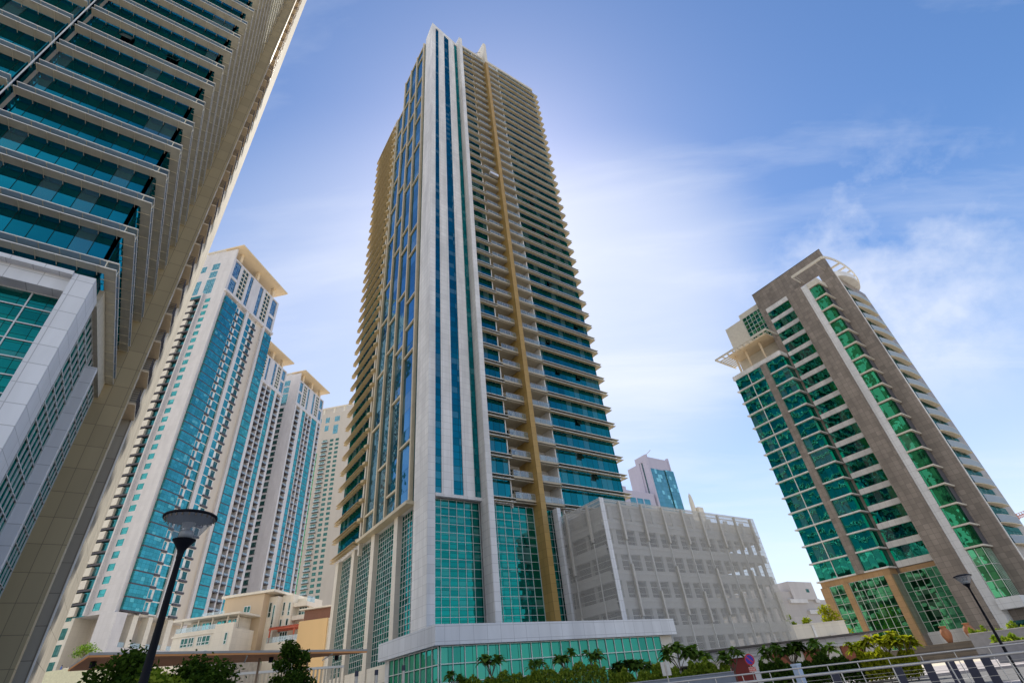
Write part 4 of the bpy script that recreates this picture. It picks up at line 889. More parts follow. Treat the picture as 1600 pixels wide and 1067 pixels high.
# ================================================================== villa, terraces and walls at the lower left
def villa():
    k = 1.5; o = (-43.246 * k, 76.640 * k)
    T = thing('villa', 'cream terraced villa with roof decks and a red pergola below the white towers', 'house', (*o, 0), YAW_LEFT)
    S = lambda *a: [v * k for v in a]
    H = lambda z: z * k + E
    S0, E0 = ('S', 0.0), ('E', 0.0)
    MB().box(-14.4, 0, .3, 9, .02, H(11.5)).build('wall', CREAM, T)
    MB().box(-14.4, -4.4, 0, .29, .02, H(11.75)).build('front_wall', CREAM, T); MB().box(-4.39, 0, -.5, .29, .02, H(12.2)).build('front_block', CREAM, T)
    MB().box(-14.6, -4.41, -.25, -.01, H(11.2), H(11.45)).build('cornice', CREAM, T)
    def win(F, a, b, z0, z1, nm='window', gl=DARKWIN, nb=2):
        w_ = MB().fb(F, a, b, .005, .03, z0, z1).build(nm, gl, T); m = MB()
        for i in range(nb + 1): m.fb(F, a + (b - a) * i / nb - .06, a + (b - a) * i / nb + .06, .031, .09, z0, z1)
        for z in (z0, (z0 * 2 + z1) / 3, z1): m.fb(F, a, b, .031, .08, z - .06, z + .06)
        m.build('window_frame', MULL, w_)
    for a, b in ((-12.2, -10.6), (-10.4, -9.2), (-8.3, -7.3), (-7.2, -5.4)):
        win(S0, a, b, H(9.9), H(11.0)); win(S0, a, b, H(7.5), H(9.2))
    win(('S', -.5), -1.6, -1.0, H(9.6), H(11.0), nb=1)
    # roof-deck storey of the low wing
    MB().box(-13.2, -1.2, 2.6, 8.9, H(11.51), H(13.15)).build('upper_wall', CREAM, T)
    for a, b in ((-12.4, -10.8), (-10.2, -7.6), (-6.6, -3.2), (-2.8, -1.6)): win(('S', 2.6), a, b, H(11.6), H(12.95), gl=GLASS_T, nb=3)
    MB().box(-14.9, .9, -.7, 9, H(13.2), H(13.45)).build('flat_roof', CREAM, T)
    for x in (-13.6, -9.6, -6.2, -2.6, -.2): MB().box(x - .13, x + .13, .5, .76, H(11.51), H(13.19)).build('post', CREAM, T)
    MB().box(-14.2, -4.5, .02, .06, H(11.76), H(12.35)).build('glass_balustrade', RAIL, T); MB().box(-9, -3.6, .3, .34, H(13.46), H(13.95)).build('glass_balustrade', RAIL, T)
    # tall part behind
    MB().box(-9, 1.0, 6.5, 18, H(8), H(16.4)).build('tower_wall', cladding('tan_plaster', (.55, .43, .30), 0, 0, stain=.05), T)
    MB().prism([(1.01, 8.5), (3.2, 8.5), (3.2, 18), (1.01, 18)], .02, H(16.0)).build('tower_wall', CREAM, T)
    MB().prism([(3.21, 10.2), (6.0, 10.2), (6.0, 18), (3.21, 18)], .02, H(16.2)).build('tower_wall', CREAM, T)
    MB().box(-9.6, 3.6, 5.9, 18.4, H(16.41), H(16.75)).build('flat_roof', CREAM, T)
    win(('S', 6.5), -3.6, -2.0, H(13.6), H(14.9)); win(('S', 8.5), 1.3, 2.0, H(13.2), H(15.2), nb=1); win(('S', 10.2), 3.7, 4.2, H(13.4), H(15.2), nb=1); win(('S', 10.2), 5.1, 5.6, H(13.3), H(15.1), nb=1); win(('S', 10.2), 5.0, 5.6, H(11.5), H(12.9), nb=1)
    win(('S', 8.5), 2.4, 2.9, H(10.8), H(14.8), nb=1); win(('S', 10.2), 3.5, 4.0, H(11.0), H(12.9), nb=1)
    for z in (15.0, 13.2):
        b = MB().prism([(6.01, 10.6), (9.4, 10.6), (9.4, 14), (6.01, 14)], H(z) - .9, H(z)).build('balcony', CREAM, T)
        MB().box(9.3, 9.36, 10.7, 13.9, H(z), H(z) + 1.2).build('railing_glass', RAIL, b)
    MB().box(6.01, 9.0, 12.4, 18, H(9), H(15.7)).build('tower_wall', CREAM, T); win(('S', 12.4), 6.6, 8.6, H(13.4), H(14.6), nb=3)
    # terrace with the red pergola
    MB().box(3.22, 15.5, 6.5, 17, .02, H(9.6)).build('terrace_wall', CREAM, T)
    RED = plain('red_timber', (.48, .10, .05), .6)
    m = MB()
    for i in range(24): m.box(3.6 + i * .5, 3.75 + i * .5, 6.6, 13.5, H(11.45), H(11.45) + .25)
    for y in (6.7, 10.0, 13.2): m.box(3.4, 15.6, y, y + .2, H(11.45) - .3, H(11.45) - .01)
    pg = m.build('pergola', RED, T)
    q = MB()
    for x in (3.7, 9.5, 15.2): q.box(x - .12, x + .12, 6.75, 6.99, H(9.6), H(11.45) - .3)
    q.build('pergola_posts', RED, pg)
    MB().box(3.4, 15.4, 6.55, 6.6, H(9.61), H(10.3)).build('glass_balustrade', RAIL, T)
    win(('S', 6.5), 6.2, 14.6, H(6.2), H(7.8), gl=GLASS_R2, nb=8); win(('S', 8.5), 1.3, 2.6, H(5.5), H(7.9), gl=GLASS_R2); win(('S', -.5), -3.0, -.8, H(5.8), H(7.8), gl=GLASS_T)
    win(('S', 10.2), 4.0, 5.8, H(9.62), H(11.2), gl=DARKWIN, nb=3)
    return T
villa()
# raised terrace of the white tower, with its wall, a small tree and two people
tw = thing('terrace_wall', 'long pale rendered terrace wall under the leg of the white tower, far left', 'wall', (*from_t2(0, -40), 0), YAW_LEFT)
MB().prism([(14, 0), (35.5, 0), (35.5, .5), (14, .5)], .02, E + 11.25).build('wall_panel', CREAM, tw); MB().prism([(35.51, 0), (62, 0), (62, .5), (35.51, .5)], .02, E + 12.1).build('wall_panel', CREAM, tw)
MB().prism([(30, -.1), (52, -.1), (52, -.01), (30, -.01)], .02, E + 11.9).build('tinted_panel', plain('greenish_render', (.62, .62, .46), .7), tw)
MB().prism([(14, .51), (62, .51), (62, 34), (14, 34)], .02, E + 11.0).build('terrace_slab', CONC, tw)
tb = thing('tan_building', 'small windowless orange-tan block with a brown roof storey left of the central tower', 'building', polar(-24.0, 118), YAW_LEFT)
MB().box(0, 6.0, 0, 8, .02, E + 16.0).build('wall', cladding('orange_plaster', (.66, .45, .22), 0, 0, stain=.05), tb)
MB().box(.6, 7.4, .5, 8, E + 16.01, E + 17.9).build('roof_storey', plain('brown_timber', (.20, .09, .06), .7), tb); MB().box(-.2, 8, -.3, 8.2, E + 17.91, E + 18.15).build('flat_roof', CREAM, tb)
MB().box(6.01, 7.4, .4, 8, .02, E + 16).build('side_wall', CREAM, tb)
for z in (6, 8.5, 11, 13.5): MB().box(6.3, 7.2, .33, .399, E + z, E + z + 1.7).build('window', DARKWIN, tb)

# ---------------- foliage
LEAF_DARK = foliage('dark_leaf', (.014, .036, .008), (.075, .13, .02)); LEAF_MID = foliage('mid_leaf', (.08, .15, .015), (.30, .36, .05)); LEAF_LIME = foliage('lime_leaf', (.10, .15, .012), (.30, .33, .03), .45); LEAF_PALM = foliage('plant_leaf', (.06, .14, .025), (.20, .30, .06), .4); LEAF_YEL = foliage('yellow_leaf', (.14, .17, .01), (.36, .36, .03), .45)
BARK = plain('bark', (.16, .12, .085), .9, 0, .3, 8)
def leaves(pts, size, aspect=.5, droop=.3, g=None):
    """one leaf-shaped quad per point, scattered orientation"""
    g = g or rng; n = len(pts); pts = np.asarray(pts, float)
    a = g.uniform(0, 2*np.pi, n); el = g.normal(-droop, .55, n)
    d = np.stack([np.cos(a)*np.cos(el), np.sin(a)*np.cos(el), np.sin(el)], 1)
    r = g.normal(size=(n, 3)); s = np.cross(d, r); s /= np.linalg.norm(s, axis=1, keepdims=True)
    L = (size * g.uniform(.6, 1.3, n))[:, None]; Wd = L * aspect
    v = np.stack([pts - d*L*.5, pts + s*Wd*.5, pts + d*L*.5, pts - s*Wd*.5], 1).reshape(-1, 3)
    m = MB(); m.v = [tuple(x) for x in v]; m.f = [(4*i, 4*i+1, 4*i+2, 4*i+3) for i in range(n)]
    return m
def blob_points(n, blobs, fill=.55):
    """points in lumpy clusters: denser towards each lump's surface"""
    out = []; w_ = np.array([b[3]**2 for b in blobs]); w_ = w_ / w_.sum()
    for b, k in zip(blobs, (w_ * n).astype(int)):
        d = rng.normal(size=(k, 3)); d /= np.linalg.norm(d, axis=1, keepdims=True)
        r = b[3] * rng.uniform(fill, 1.0, k) ** .7
        r = np.where(rng.uniform(size=k) < .14, r * rng.uniform(1.0, 1.45, k), r)   # stray sprigs break the outline
        out.append(np.array(b[:3]) + d * r[:, None] * np.array([1, 1, b[4] if len(b) > 4 else 1]))
    return np.concatenate(out)
def tree(label, loc, h, cr, crown_z0, leaf, nl, size, group=None, seed=1, cat='tree', name='leafy_tree', trunk_r=.07):
    T = thing(name, label, cat, loc, 0, group); g = np.random.default_rng(seed)
    m = MB(); m.tube((0, 0, 0), (.03, .02, crown_z0), trunk_r, trunk_r * .75, 8)
    blobs = []
    nb = 16
    for i in range(nb):
        a = i * 2.4 + g.uniform(-.4, .4); t = (i + .5) / nb; z = crown_z0 + (h - crown_z0) * (.12 + .80 * t)
        rr = cr * (.80 * math.sin(math.pi * (.2 + .72 * t))) * g.uniform(.45, 1.05); z += g.uniform(-.05, .06) * (h - crown_z0)
        x, y = math.cos(a) * rr, math.sin(a) * rr; br = cr * g.uniform(.32, .48)
        blobs.append((x, y, z, br, .8)); m.tube((.03, .02, crown_z0 * .95 + t * .3), (x, y, z), trunk_r * .4, trunk_r * .12, 5)
    m.build('trunk', BARK, T)
    leaves(blob_points(nl, blobs, .25), size, .5, .25).build('crown', leaf, T)
    return T
tree('dark green round tree left of the lamp post, before the timber shelter', polar(-36.2, 15.5), 2.85, 1.05, .8, LEAF_DARK, 7500, .125, 'ornamental trees by the shelter', 1)
tree('dark green tree right of the lamp post, before the timber shelter', polar(-31.6, 15.0), 2.65, 1.0, .8, LEAF_DARK, 7500, .125, 'ornamental trees by the shelter', 2)
tree('lower yellowish green bushy tree at the foot of the lamp post', polar(-33.9, 14.2), 2.3, .85, .7, LEAF_MID, 5500, .12, 'ornamental trees by the shelter', 3)
tree('slim dark clipped tree alone in front of the slatted fence, left of the central tower', polar(-24.15, 17.5), 3.10, .72, .9, LEAF_DARK, 7500, .11, 'ornamental trees by the shelter', 4)
tree('small flat-topped tree on the pale terrace wall, far left', (*from_t2(37.5, -38.5), E + 11.0), 4.6, 2.3, 2.6, LEAF_PALM, 900, .38, None, 5, trunk_r=.12)

# ---------------- timber shelter, its posts and the slatted fence behind
sh = thing('timber_shelter', 'long thin walkway roof with warm timber underside on slim posts, lower left', 'shelter', (0, 0, 0))
TIMBER = cladding('timber_boards', (.76, .32, .10), 0, 0, stain=.2, rough=.6); FASC = plain('grey_fascia', (.42, .39, .35), .6)  # timber orange raised to stand in for spot and bounce light
A = Vector(polar(-39.6, 18.3)); Bp = Vector(polar(-17.2, 21.6)); dr = (Bp - A).normalized(); nr = Vector((-dr.y, dr.x, 0)); zr = E + 1.84
q = lambda s_, t_: (A + dr * s_ + nr * t_); LL = (Bp - A).length
pl = [q(0, 0), q(LL, .2), q(LL - 2.2, 2.0), q(0.3, 3.3)]
MB().prism([(p.x, p.y) for p in pl], zr + .03, zr + .09).build('roof_sheet', FASC, sh)
MB().prism([(p.x, p.y) for p in pl], zr - .02, zr + .026).build('timber_soffit', TIMBER, sh)
for s_ in (1.2, 4.9, 6.6): 
    a = q(s_, 1.1); MB().prism([(a.x - .02, a.y - .02), (a.x + .03, a.y - .02), (a.x + .03, a.y + .03), (a.x - .02, a.y + .03)], 0, zr - .025).build('post', plain('post_bronze', (.38, .27, .18), .5), sh)
for s_ in (.35, 1.25, 5.2, 7.6): a = q(s_, .9); MB().lathe([(.001, zr - .17), (.07, zr - .17), (.075, zr - .03), (.05, zr - .022)], 10, (a.x, a.y)).build('spotlight', BLACK, sh)
m = MB()
for s_ in (2.6, 4.1, 5.6, 7.0): a, b = q(s_, .2), q(s_ + .8, 2.2); m.tube((a.x, a.y, zr - .035), (b.x, b.y, zr - .035), .022, n=5)
m.build('brace', BONE, sh)
fe = thing('slatted_fence', 'cream vertical-slat fence behind the trees and the timber shelter', 'fence', (0, 0, 0))
A2 = Vector(polar(-31.5, 27)); B2 = Vector(polar(-19.5, 27.5)); d2 = (B2 - A2).normalized(); n2_ = Vector((-d2.y, d2.x, 0)); L2 = (B2 - A2).length; zf = E + 1.80
m = MB(); k = int(L2 / .16)
for i in range(k):
    a = A2 + d2 * (i * L2 / k); b = a + d2 * .07; c, d = b + n2_ * .05, a + n2_ * .05
    m.prism([(p.x, p.y) for p in (a, b, c, d)], .05, zf)
m.build('slats', plain('fence_cream', (.62, .51, .35), .6), fe)
m = MB()
for z in (.3, zf): a, b = A2 - n2_ * .03, B2 - n2_ * .03; c, d = b + n2_ * .11, a + n2_ * .11; m.prism([(p.x, p.y) for p in (a, b, c, d)], z + .003, z + .09)
m.build('fence_rail', CREAM, fe)

# ---------------- street lamps
def lamp(label, loc):
    T = thing('street_lamp', label, 'street lamp', loc, 0, 'conical promenade lamps')
    h = 3.185
    MB().lathe([(.07, 0), (.07, .02), (.062, .04), (.031, h - .16), (.036, h - .15), (.036, h - .09)], 20).build('pole', BLACK, T, smooth=True)
    MB().lathe([(.036, h - .10), (.045, h - .06), (.08, h - .005), (.128, h + .055), (.130, h + .06), (.02, h + .062)], 28).build('lamp_socket', BLACK, T, smooth=True)
    MB().lathe([(.118, h + .063), (.285, h + .325)], 36).build('lamp_glass', LAMPGLASS, T, smooth=True)
    MB().lathe([(.28, h + .318), (.303, h + .318), (.303, h + .340), (.285, h + .352), (.16, h + .385), (.001, h + .398)], 36).build('lamp_cap', BLACK, T, smooth=True)
    MB().lathe([(.278, h + .317), (.15, h + .316), (.001, h + .316)], 36).build('reflector', plain('cap_underside', (.22, .25, .30), .35, .6), T)
    MB().lathe([(.001, h + .063), (.075, h + .063), (.078, h + .15), (.07, h + .165), (.03, h + .175), (.035, h + .20), (.075, h + .245), (.078, h + .26), (.001, h + .26)], 24).build('lamp_bulb', STEEL, T, smooth=True)
    m = MB()
    for i in range(24):
        a = 2 * math.pi * i / 24; r = .276; m.box(r * math.cos(a) - .006, r * math.cos(a) + .006, r * math.sin(a) - .006, r * math.sin(a) + .006, h + .285, h + .316)
    m.build('rim_teeth', plain('old_metal', (.20, .16, .12), .7), T)
    return T
L1 = lamp('large conical glass lamp on a black pole, nearest, in front of the left white towers', polar(-35.35, 7.45))
L2_ = dup_thing(L1, polar(36.8, 27.3), 0, 'smaller conical lamp on a black pole in front of the brown tower at right')

# ---------------- slim light columns by the central tower
lc = thing('light_column', 'slim silver light column with dark cap, leftmost of three beside the glazed front building', 'light column', polar(-18.3, 33), 0, 'slim silver light columns')
MB().tube((0, 0, 0), (0, 0, 3.0), .085, n=14).build('shaft', STEEL, lc); MB().tube((0, 0, 3.005), (0, 0, 3.25), .10, n=14).build('cap', NAVY, lc)
MB().tube((0, 0, 0), (0, 0, .3), .11, n=14).build('foot', NAVY, lc)
dup_thing(lc, polar(-16.5, 33.5), 0, 'slim silver light column with dark cap, middle of three beside the glazed front building')
dup_thing(lc, polar(-14.0, 32.0), 0, 'slim silver light column with dark cap, closest to the glazed corner below the white canopy')

# ---------------- planting along the street
def hedge(label, a, b, h, wd, leaf, group, n, size=.16):
    T = thing('hedge', label, 'hedge', (a[0], a[1], a[2] if len(a) > 2 else 0), 0, group); L = Vector((b[0] - a[0], b[1] - a[1], 0)); le = L.length; L.normalize(); S = Vector((-L.y, L.x, 0))
    s_ = rng.uniform(0, le, n); t_ = rng.uniform(-wd/2, wd/2, n); top = h * (.86 + .10 * np.sin(s_ * 2.1) + .08 * np.sin(s_ * 5.3 + 1) + .05 * np.sin(s_*11.7)); z = top * np.sqrt(rng.uniform(.02, 1, n))
    keep = np.abs(t_) < wd/2 * np.sqrt(np.clip(1.15 - (z / top) ** 3, 0, 1)); s_, t_, z = s_[keep], t_[keep], z[keep]
    P_ = np.stack([L.x * s_ + S.x * t_, L.y * s_ + S.y * t_, z], 1)
    leaves(P_, size, .34, -.6).build('foliage', leaf, T)
    m = MB()
    for i in range(int(le / .5)): x = L * (i * .5 + .2); m.tube((x.x, x.y, 0), (x.x + rng.uniform(-.1, .1), x.y, h * .7), .02, .01, 4)
    m.build('stems', BARK, T)
hedge('long shaggy green hedge in the grey planter in front of the car park', polar(5.6, 45)[:2], polar(16.6, 45)[:2], 2.35, 1.5, LEAF_MID, 'street hedges', 16000, .30)
hedge('dark hedge left of the bright yellow bush, behind the pale blue pillar', polar(19.2, 41)[:2], polar(27.0, 42)[:2], 1.75, 1.4, LEAF_DARK, 'street hedges', 12000, .28)
hedge('low green hedge in front of the glazed wall under the white canopy', (*polar(-8.8, 47)[:2], 1.3), (*polar(5.4, 45)[:2], 1.3), 1.75, 1.4, LEAF_MID, 'street hedges', 11000, .26)
hedge('bright yellow-green sunlit hedge below the bright palm-like bush', polar(27.1, 41.5)[:2], polar(31.0, 42)[:2], 1.7, 1.5, LEAF_YEL, 'street hedges', 9000, .28)
hedge('strip of grass-like planting on the upper planter at the foot of the brown tower', polar(35.3, 78)[:2], polar(39.5, 78)[:2], 2.9, 1.4, LEAF_MID, 'street hedges', 5000, .4)
hedge('strip of dark green grass-like planting beside the second lamp, right edge', polar(36.4, 55)[:2], polar(40.5, 55)[:2], 1.75, 1.4, LEAF_MID, 'street hedges', 6500, .34)
def plant(label, loc, h, leaf, seed, n=11, spread=1.0):
    """a young frangipani-like plant: forked stem with whorls of long arching leaves"""
    g = np.random.default_rng(seed); T = thing('young_plant', label, 'plant', loc, 0, 'young plants along the street'); m = MB(); lv = MB()
    tips = []
    base = (0, 0, h * .45); m.tube((0, 0, 0), base, .05, .035, 6)
    for i in range(max(2, n // 3)):
        a = g.uniform(0, 6.28); t = (math.cos(a) * .35 * spread * h * .4, math.sin(a) * .35 * spread * h * .4, h * g.uniform(.68, .86)); m.tube(base, t, .03, .018, 5); tips.append(t)
    for t in tips:
        for j in range(n):
            a = g.uniform(0, 6.28); el = g.uniform(-.1, 1.15); L = h * g.uniform(.15, .27); d = Vector((math.cos(a), math.sin(a), 0)); s = Vector((-d.y, d.x, 0)) * L * g.uniform(.15, .23)
            p = [Vector(t) + d * (L * u * math.cos(el)) + Vector((0, 0, L * (u * math.sin(el) - .55 * u * u))) for u in (0, .4, .75, 1.0)]
            wds = (.15, 1.0, .7, .0); vs = []
            for pt, w_ in zip(p, wds): vs += [pt - s * w_, pt + s * w_]
            lv.add(vs, [(0, 1, 3, 2), (2, 3, 5, 4), (4, 5, 7, 6)])
    m.build('stem', BARK, T); lv.build('leaves', leaf, T)
PL = [('spreading plant at the left end of the glazed wall', -9.2, 46.3, 1.9, LEAF_PALM), ('tall arching plant second from left before the glazed wall', -5.6, 46.3, 2.6, LEAF_PALM), ('thin low plant in the middle of the glazed wall', -1.2, 46.3, 2.0, LEAF_PALM),
      ('leafy plant before the glazed wall right of its middle', 1.6, 46.3, 2.4, LEAF_PALM), ('broad plant before the right part of the glazed wall', 4.3, 46.3, 2.2, LEAF_PALM), ('dark upright plant near the right end of the glazed wall', 7.3, 46, 3.3, LEAF_DARK),
      ('bushy plant behind the left end of the shaggy hedge', 8.9, 46.5, 3.3, LEAF_PALM), ('tall dark plant above the shaggy hedge behind the white sign', 12.3, 46.5, 4.2, LEAF_PALM), ('slim plant above the right part of the shaggy hedge', 14.3, 47, 3.8, LEAF_PALM),
      ('spiky plant at the right end of the grey planter', 17.0, 45, 3.2, LEAF_PALM), ('large dark plant right of the no parking sign', 20.6, 43, 3.0, LEAF_PALM), ('dark plant beside the thin post of the carport', 22.0, 43.5, 3.1, LEAF_DARK),
      ('loose plant in front of the rust coloured doors', 24.6, 43, 3.0, LEAF_PALM), ('bright lime bush at the right of the dark hedge', 27.4, 42.5, 2.6, LEAF_LIME), ('largest bright yellow-green palm-like bush, catching the sun', 29.3, 42.5, 2.9, LEAF_YEL), ('small yellow bush at the edge of the sunlit hedge', 30.6, 42, 2.5, LEAF_YEL)]
for i, (lb, a, d, h, lf) in enumerate(PL):
    plant(lb, polar(a, d, 1.3 if a < 5 else 0), h * (1.25 if a < 5 else .95), lf, 40 + i, 30 if lf in (LEAF_YEL, LEAF_LIME, LEAF_DARK) else 24, 1.8 if lf in (LEAF_YEL, LEAF_DARK) else 1.4)
for i, (lb, a, d, h, cr, lf) in enumerate((('rounded yellow-green tree behind the beige wall between the car park and brown tower', 24.3, 113, 8.2, 2.0, LEAF_LIME), ('taller bright lime tree against the brown tower behind the beige wall', 26.2, 116, 9.6, 2.3, LEAF_YEL), ('small tree close to the right edge of the car park, behind the beige wall', 22.9, 114, 9.0, 1.4, LEAF_MID))):
    tree(lb, polar(a, d), h, cr, 2.0, lf, 2200, .42, 'trees behind the beige wall', 60 + i, trunk_r=.15)
T = thing('planter_wall', 'low planter wall in front of the glazed wall under the white canopy', 'planter', (0, 0, 0))
a_, b_ = Vector(polar(-9.3, 46.2)), Vector(polar(5.3, 43.9)); dd = (b_ - a_).normalized(); nn_ = Vector((-dd.y, dd.x, 0))
MB().prism([(v.x, v.y) for v in (a_, b_, b_ + nn_ * 2.0, a_ + nn_ * 2.0)], .14, 1.32).build('wall_panel', plain('grey_planter', (.22, .23, .26), .7), T)
gp = thing('planter_wall', 'long blue-grey planter wall under the shaggy hedge', 'planter', (0, 0, 0))
a, b = Vector(polar(5.4, 43.6)), Vector(polar(16.9, 43.2)); d_ = (b - a).normalized(); n_ = Vector((-d_.y, d_.x, 0)) * .25
MB().prism([(p.x, p.y) for p in (a, b, b + n_, a + n_)], .02, 1.36).build('wall_panel', plain('blue_grey_render', (.20, .23, .28), .7), gp)
n3 = n_ * 1.2; MB().prism([(p.x, p.y) for p in (a - n_ * .2, b - n_ * .2, b + n3, a + n3)], 1.365, 1.42).build('coping', plain('coping_stone', (.34, .36, .40), .7), gp)

# ---------------- beige wall, carport and the forecourt of the brown tower
bw = thing('boundary_wall', 'plain beige boundary wall between the car park and the brown tower', 'wall', (0, 0, 0))
a, b = Vector(polar(21.5, 100)), Vector(polar(27.2, 108)); d_ = (b - a).normalized(); n_ = Vector((-d_.y, d_.x, 0))
def wpan(t0, t1, o0, o1, z0, z1, nm, mt):
    P0, P1 = a + d_ * t0, a + d_ * t1; MB().prism([(v.x, v.y) for v in (P0 + n_ * o0, P1 + n_ * o0, P1 + n_ * o1, P0 + n_ * o1)], z0, z1).build(nm, mt, bw)
LW = (b - a).length
wpan(0, LW, 0, .4, .02, 6.5, 'wall_panel', CREAM); wpan(0, LW, -.08, .48, 6.505, 6.68, 'coping', CREAM); wpan(6.6, 7.0, -.2, -.01, .02, 6.4, 'pilaster', WHITE); wpan(9.2, 10.9, -.5, -.01, 3.6, 4.8, 'wall_box', CREAM)
cp = thing('carport', 'flat-roofed entrance canopy with rust red doors behind the hedge', 'canopy', (0, 0, 0))
a, b = Vector(polar(14.6, 53)), Vector(polar(30.2, 57)); d_ = (b - a).normalized(); n_ = Vector((-d_.y, d_.x, 0))
def slab(p0, p1, t0, t1, z0, z1, nm, mt):
    P0, P1 = a + d_ * p0, a + d_ * p1; MB().prism([(v.x, v.y) for v in (P0 + n_ * t0, P1 + n_ * t0, P1 + n_ * t1, P0 + n_ * t1)], z0, z1).build(nm, mt, cp)
LC = (b - a).length
slab(0, LC, 0, 5, 2.98, 3.10, 'roof', plain('dark_fascia', (.07, .06, .055), .6)); slab(.1, LC * .9, 1.2, 1.6, 2.35, 2.97, 'white_fascia', WHITE_BIG)
RUST = plain('rust_door', (.30, .085, .035), .6, 0, .15); DRED = plain('dark_red_door', (.20, .018, .012), .6)
for p0, p1, mt, nm in ((2.3, 3.9, DRED, 'red_door'), (4.0, 5.0, WHITE_BIG, 'white_panel'), (6.0, 7.3, RUST, 'rust_door'), (8.6, 10.0, RUST, 'rust_door'), (10.1, 11.6, CREAM, 'cream_panel'), (11.7, 13.4, RUST, 'rust_door')):
    slab(p0, p1, 1.65, 1.8, .02, 2.34, nm, mt)
slab(0, LC, 1.81, 1.95, .02, 2.3, 'back_wall', CREAM)
for p0 in (.4, 5.3, 7.8, 13.9): slab(p0, p0 + .12, .3, .42, .02, 2.97, 'post', STEEL)
st = thing('entrance_steps', 'brown stone entrance plinth at the foot of the brown tower', 'steps', polar(32.2, 92), R(-38))
STONE = cladding('brown_stone', (.17, .14, .11), 1.4, .6, .02, .08, .6, .8)
for i in range(4): MB().prism([(-2, 0 + i * .5), (8.2, 0 + i * .5), (8.2, i * .5 + .495), (-2, i * .5 + .495)], .02, .35 + i * .38).build('step', STONE, st)
MB().box(-2, 8.2, 2.0, 5, .02, 1.9).build('landing', STONE, st)
def urn(label, loc):
    T = thing('urn', label, 'urn', loc, 0, 'terracotta urns at the entrance'); TC = plain('terracotta', (.36, .15, .07), .7, 0, .2)
    MB().lathe([(.001, 0), (.26, 0), (.30, .06), (.55, .7), (.60, 1.05), (.50, 1.45), (.30, 1.68), (.34, 1.75)], 20).build('body', TC, T, smooth=True)
    MB().lathe([(.341, 1.752), (.44, 1.78), (.44, 1.88), (.33, 1.89), (.28, 1.7)], 20).build('rim', TC, T, smooth=True)
    return T
u1 = urn('tall terracotta urn, left of the pair on the brown stone plinth', (*polar(33.8, 95)[:2], 1.9)); dup_thing(u1, (*polar(35.35, 94)[:2], 1.9), 0, 'tall terracotta urn, right of the pair on the brown stone plinth')
for lb, p0, p1, h in (('grey raised planter box at the foot of the brown tower, right', (35.2, 79.2), (40.0, 79.2), 2.3), ('low grey planter wall at the right edge beside the second lamp', (36.2, 56.2), (41, 56.2), 1.25)):
    T = thing('planter_wall', lb, 'planter', (0, 0, 0)); a_, b_ = Vector(polar(*p0)), Vector(polar(*p1)); dd = (b_ - a_).normalized(); nn_ = Vector((-dd.y, dd.x, 0))
    pp = [(v.x, v.y) for v in (a_ - nn_ * 2.6, b_ - nn_ * 2.6, b_, a_)]
    MB().prism(pp, .02, h).build('wall_panel', plain('grey_render', (.22, .22, .24), .7), T)
    pp2 = [(v.x, v.y) for v in (a_ - nn_ * 2.65, b_ - nn_ * 2.65, b_ + nn_ * .05, a_ + nn_ * .05)]; MB().prism(pp2, h + .004, h + .08).build('coping', CONC, T)

# ---------------- signs and small street furniture
sg = thing('road_sign', 'back of a pale square sign on a thin post before the shaggy hedge', 'sign', polar(11.0, 29), R(-25))
MB().tube((0, 0, 0), (0, 0, 2.05), .03, n=10).build('post', STEEL, sg)
m = MB().box(-.2, .2, .035, .05, 1.5, 2.02); m.build('plate', plain('sign_back', (.62, .63, .62), .5), sg)
m = MB(); m.box(-.215, -.2, .03, .056, 1.485, 2.035); m.box(.2, .215, .03, .056, 1.485, 2.035); m.box(-.2, .2, .03, .056, 2.02, 2.035); m.box(-.2, .2, .03, .056, 1.485, 1.5); m.box(-.05, .05, .02, .034, 1.6, 1.9); m.build('frame', STEEL, sg)
npk = thing('no_parking_sign', 'blue and red round no-parking sign with a small red plate, on a red post', 'sign', polar(18.55, 35), R(-40))
MB().tube((.0, .03, 0), (.0, .03, 2.1), .035, n=10).build('post', plain('red_post', (.25, .02, .02), .5), npk)
disc = lambda r, y0, y1, n=28: MB().add([(r * math.cos(2*math.pi*i/n), y, 1.82 + r * math.sin(2*math.pi*i/n)) for y in (y0, y1) for i in range(n)], [tuple(range(n)), tuple(range(2*n - 1, n - 1, -1))] + [(i, n + i, n + (i+1) % n, (i+1) % n) for i in range(n)])
SR = plain('sign_red', (.62, .03, .03), .4); SB = plain('sign_blue', (.05, .04, .42), .4)
d0 = disc(.27, -.012, .0).build('disc', SR, npk); disc(.215, -.020, -.013).build('blue_field', SB, d0)
MB().add([(-.17, -.026, 1.82+.13), (-.13, -.026, 1.82+.17), (.17, -.026, 1.82-.13), (.13, -.026, 1.82-.17)], [(0, 3, 2, 1)]).build('red_bar', SR, d0)
m = MB()
for r_ in range(2):
    for i in range(5): m.box(-.18 + i * .075, -.18 + i * .075 + .05, -.02, -.012, 1.30 + r_ * .1, 1.30 + r_ * .1 + (.03 if (i + r_) % 2 else .06))
pt = MB().box(-.20, .20, -.011, 0, 1.25, 1.48).build('plate', plain('pale_red_plate', (.70, .45, .42), .5), npk); m.build('red_marks', SR, pt)
bp = thing('square_pillar', 'pale blue square pillar standing before the dark hedge', 'pillar', polar(22.15, 27.5), R(30))
MB().box(-.13, .13, -.13, .13, 0, 1.30).build('shaft', plain('pale_blue_paint', (.42, .52, .66), .4), bp); MB().box(-.15, .15, -.15, .15, 1.305, 1.38).build('cap', plain('pale_blue_cap', (.50, .60, .72), .4), bp)

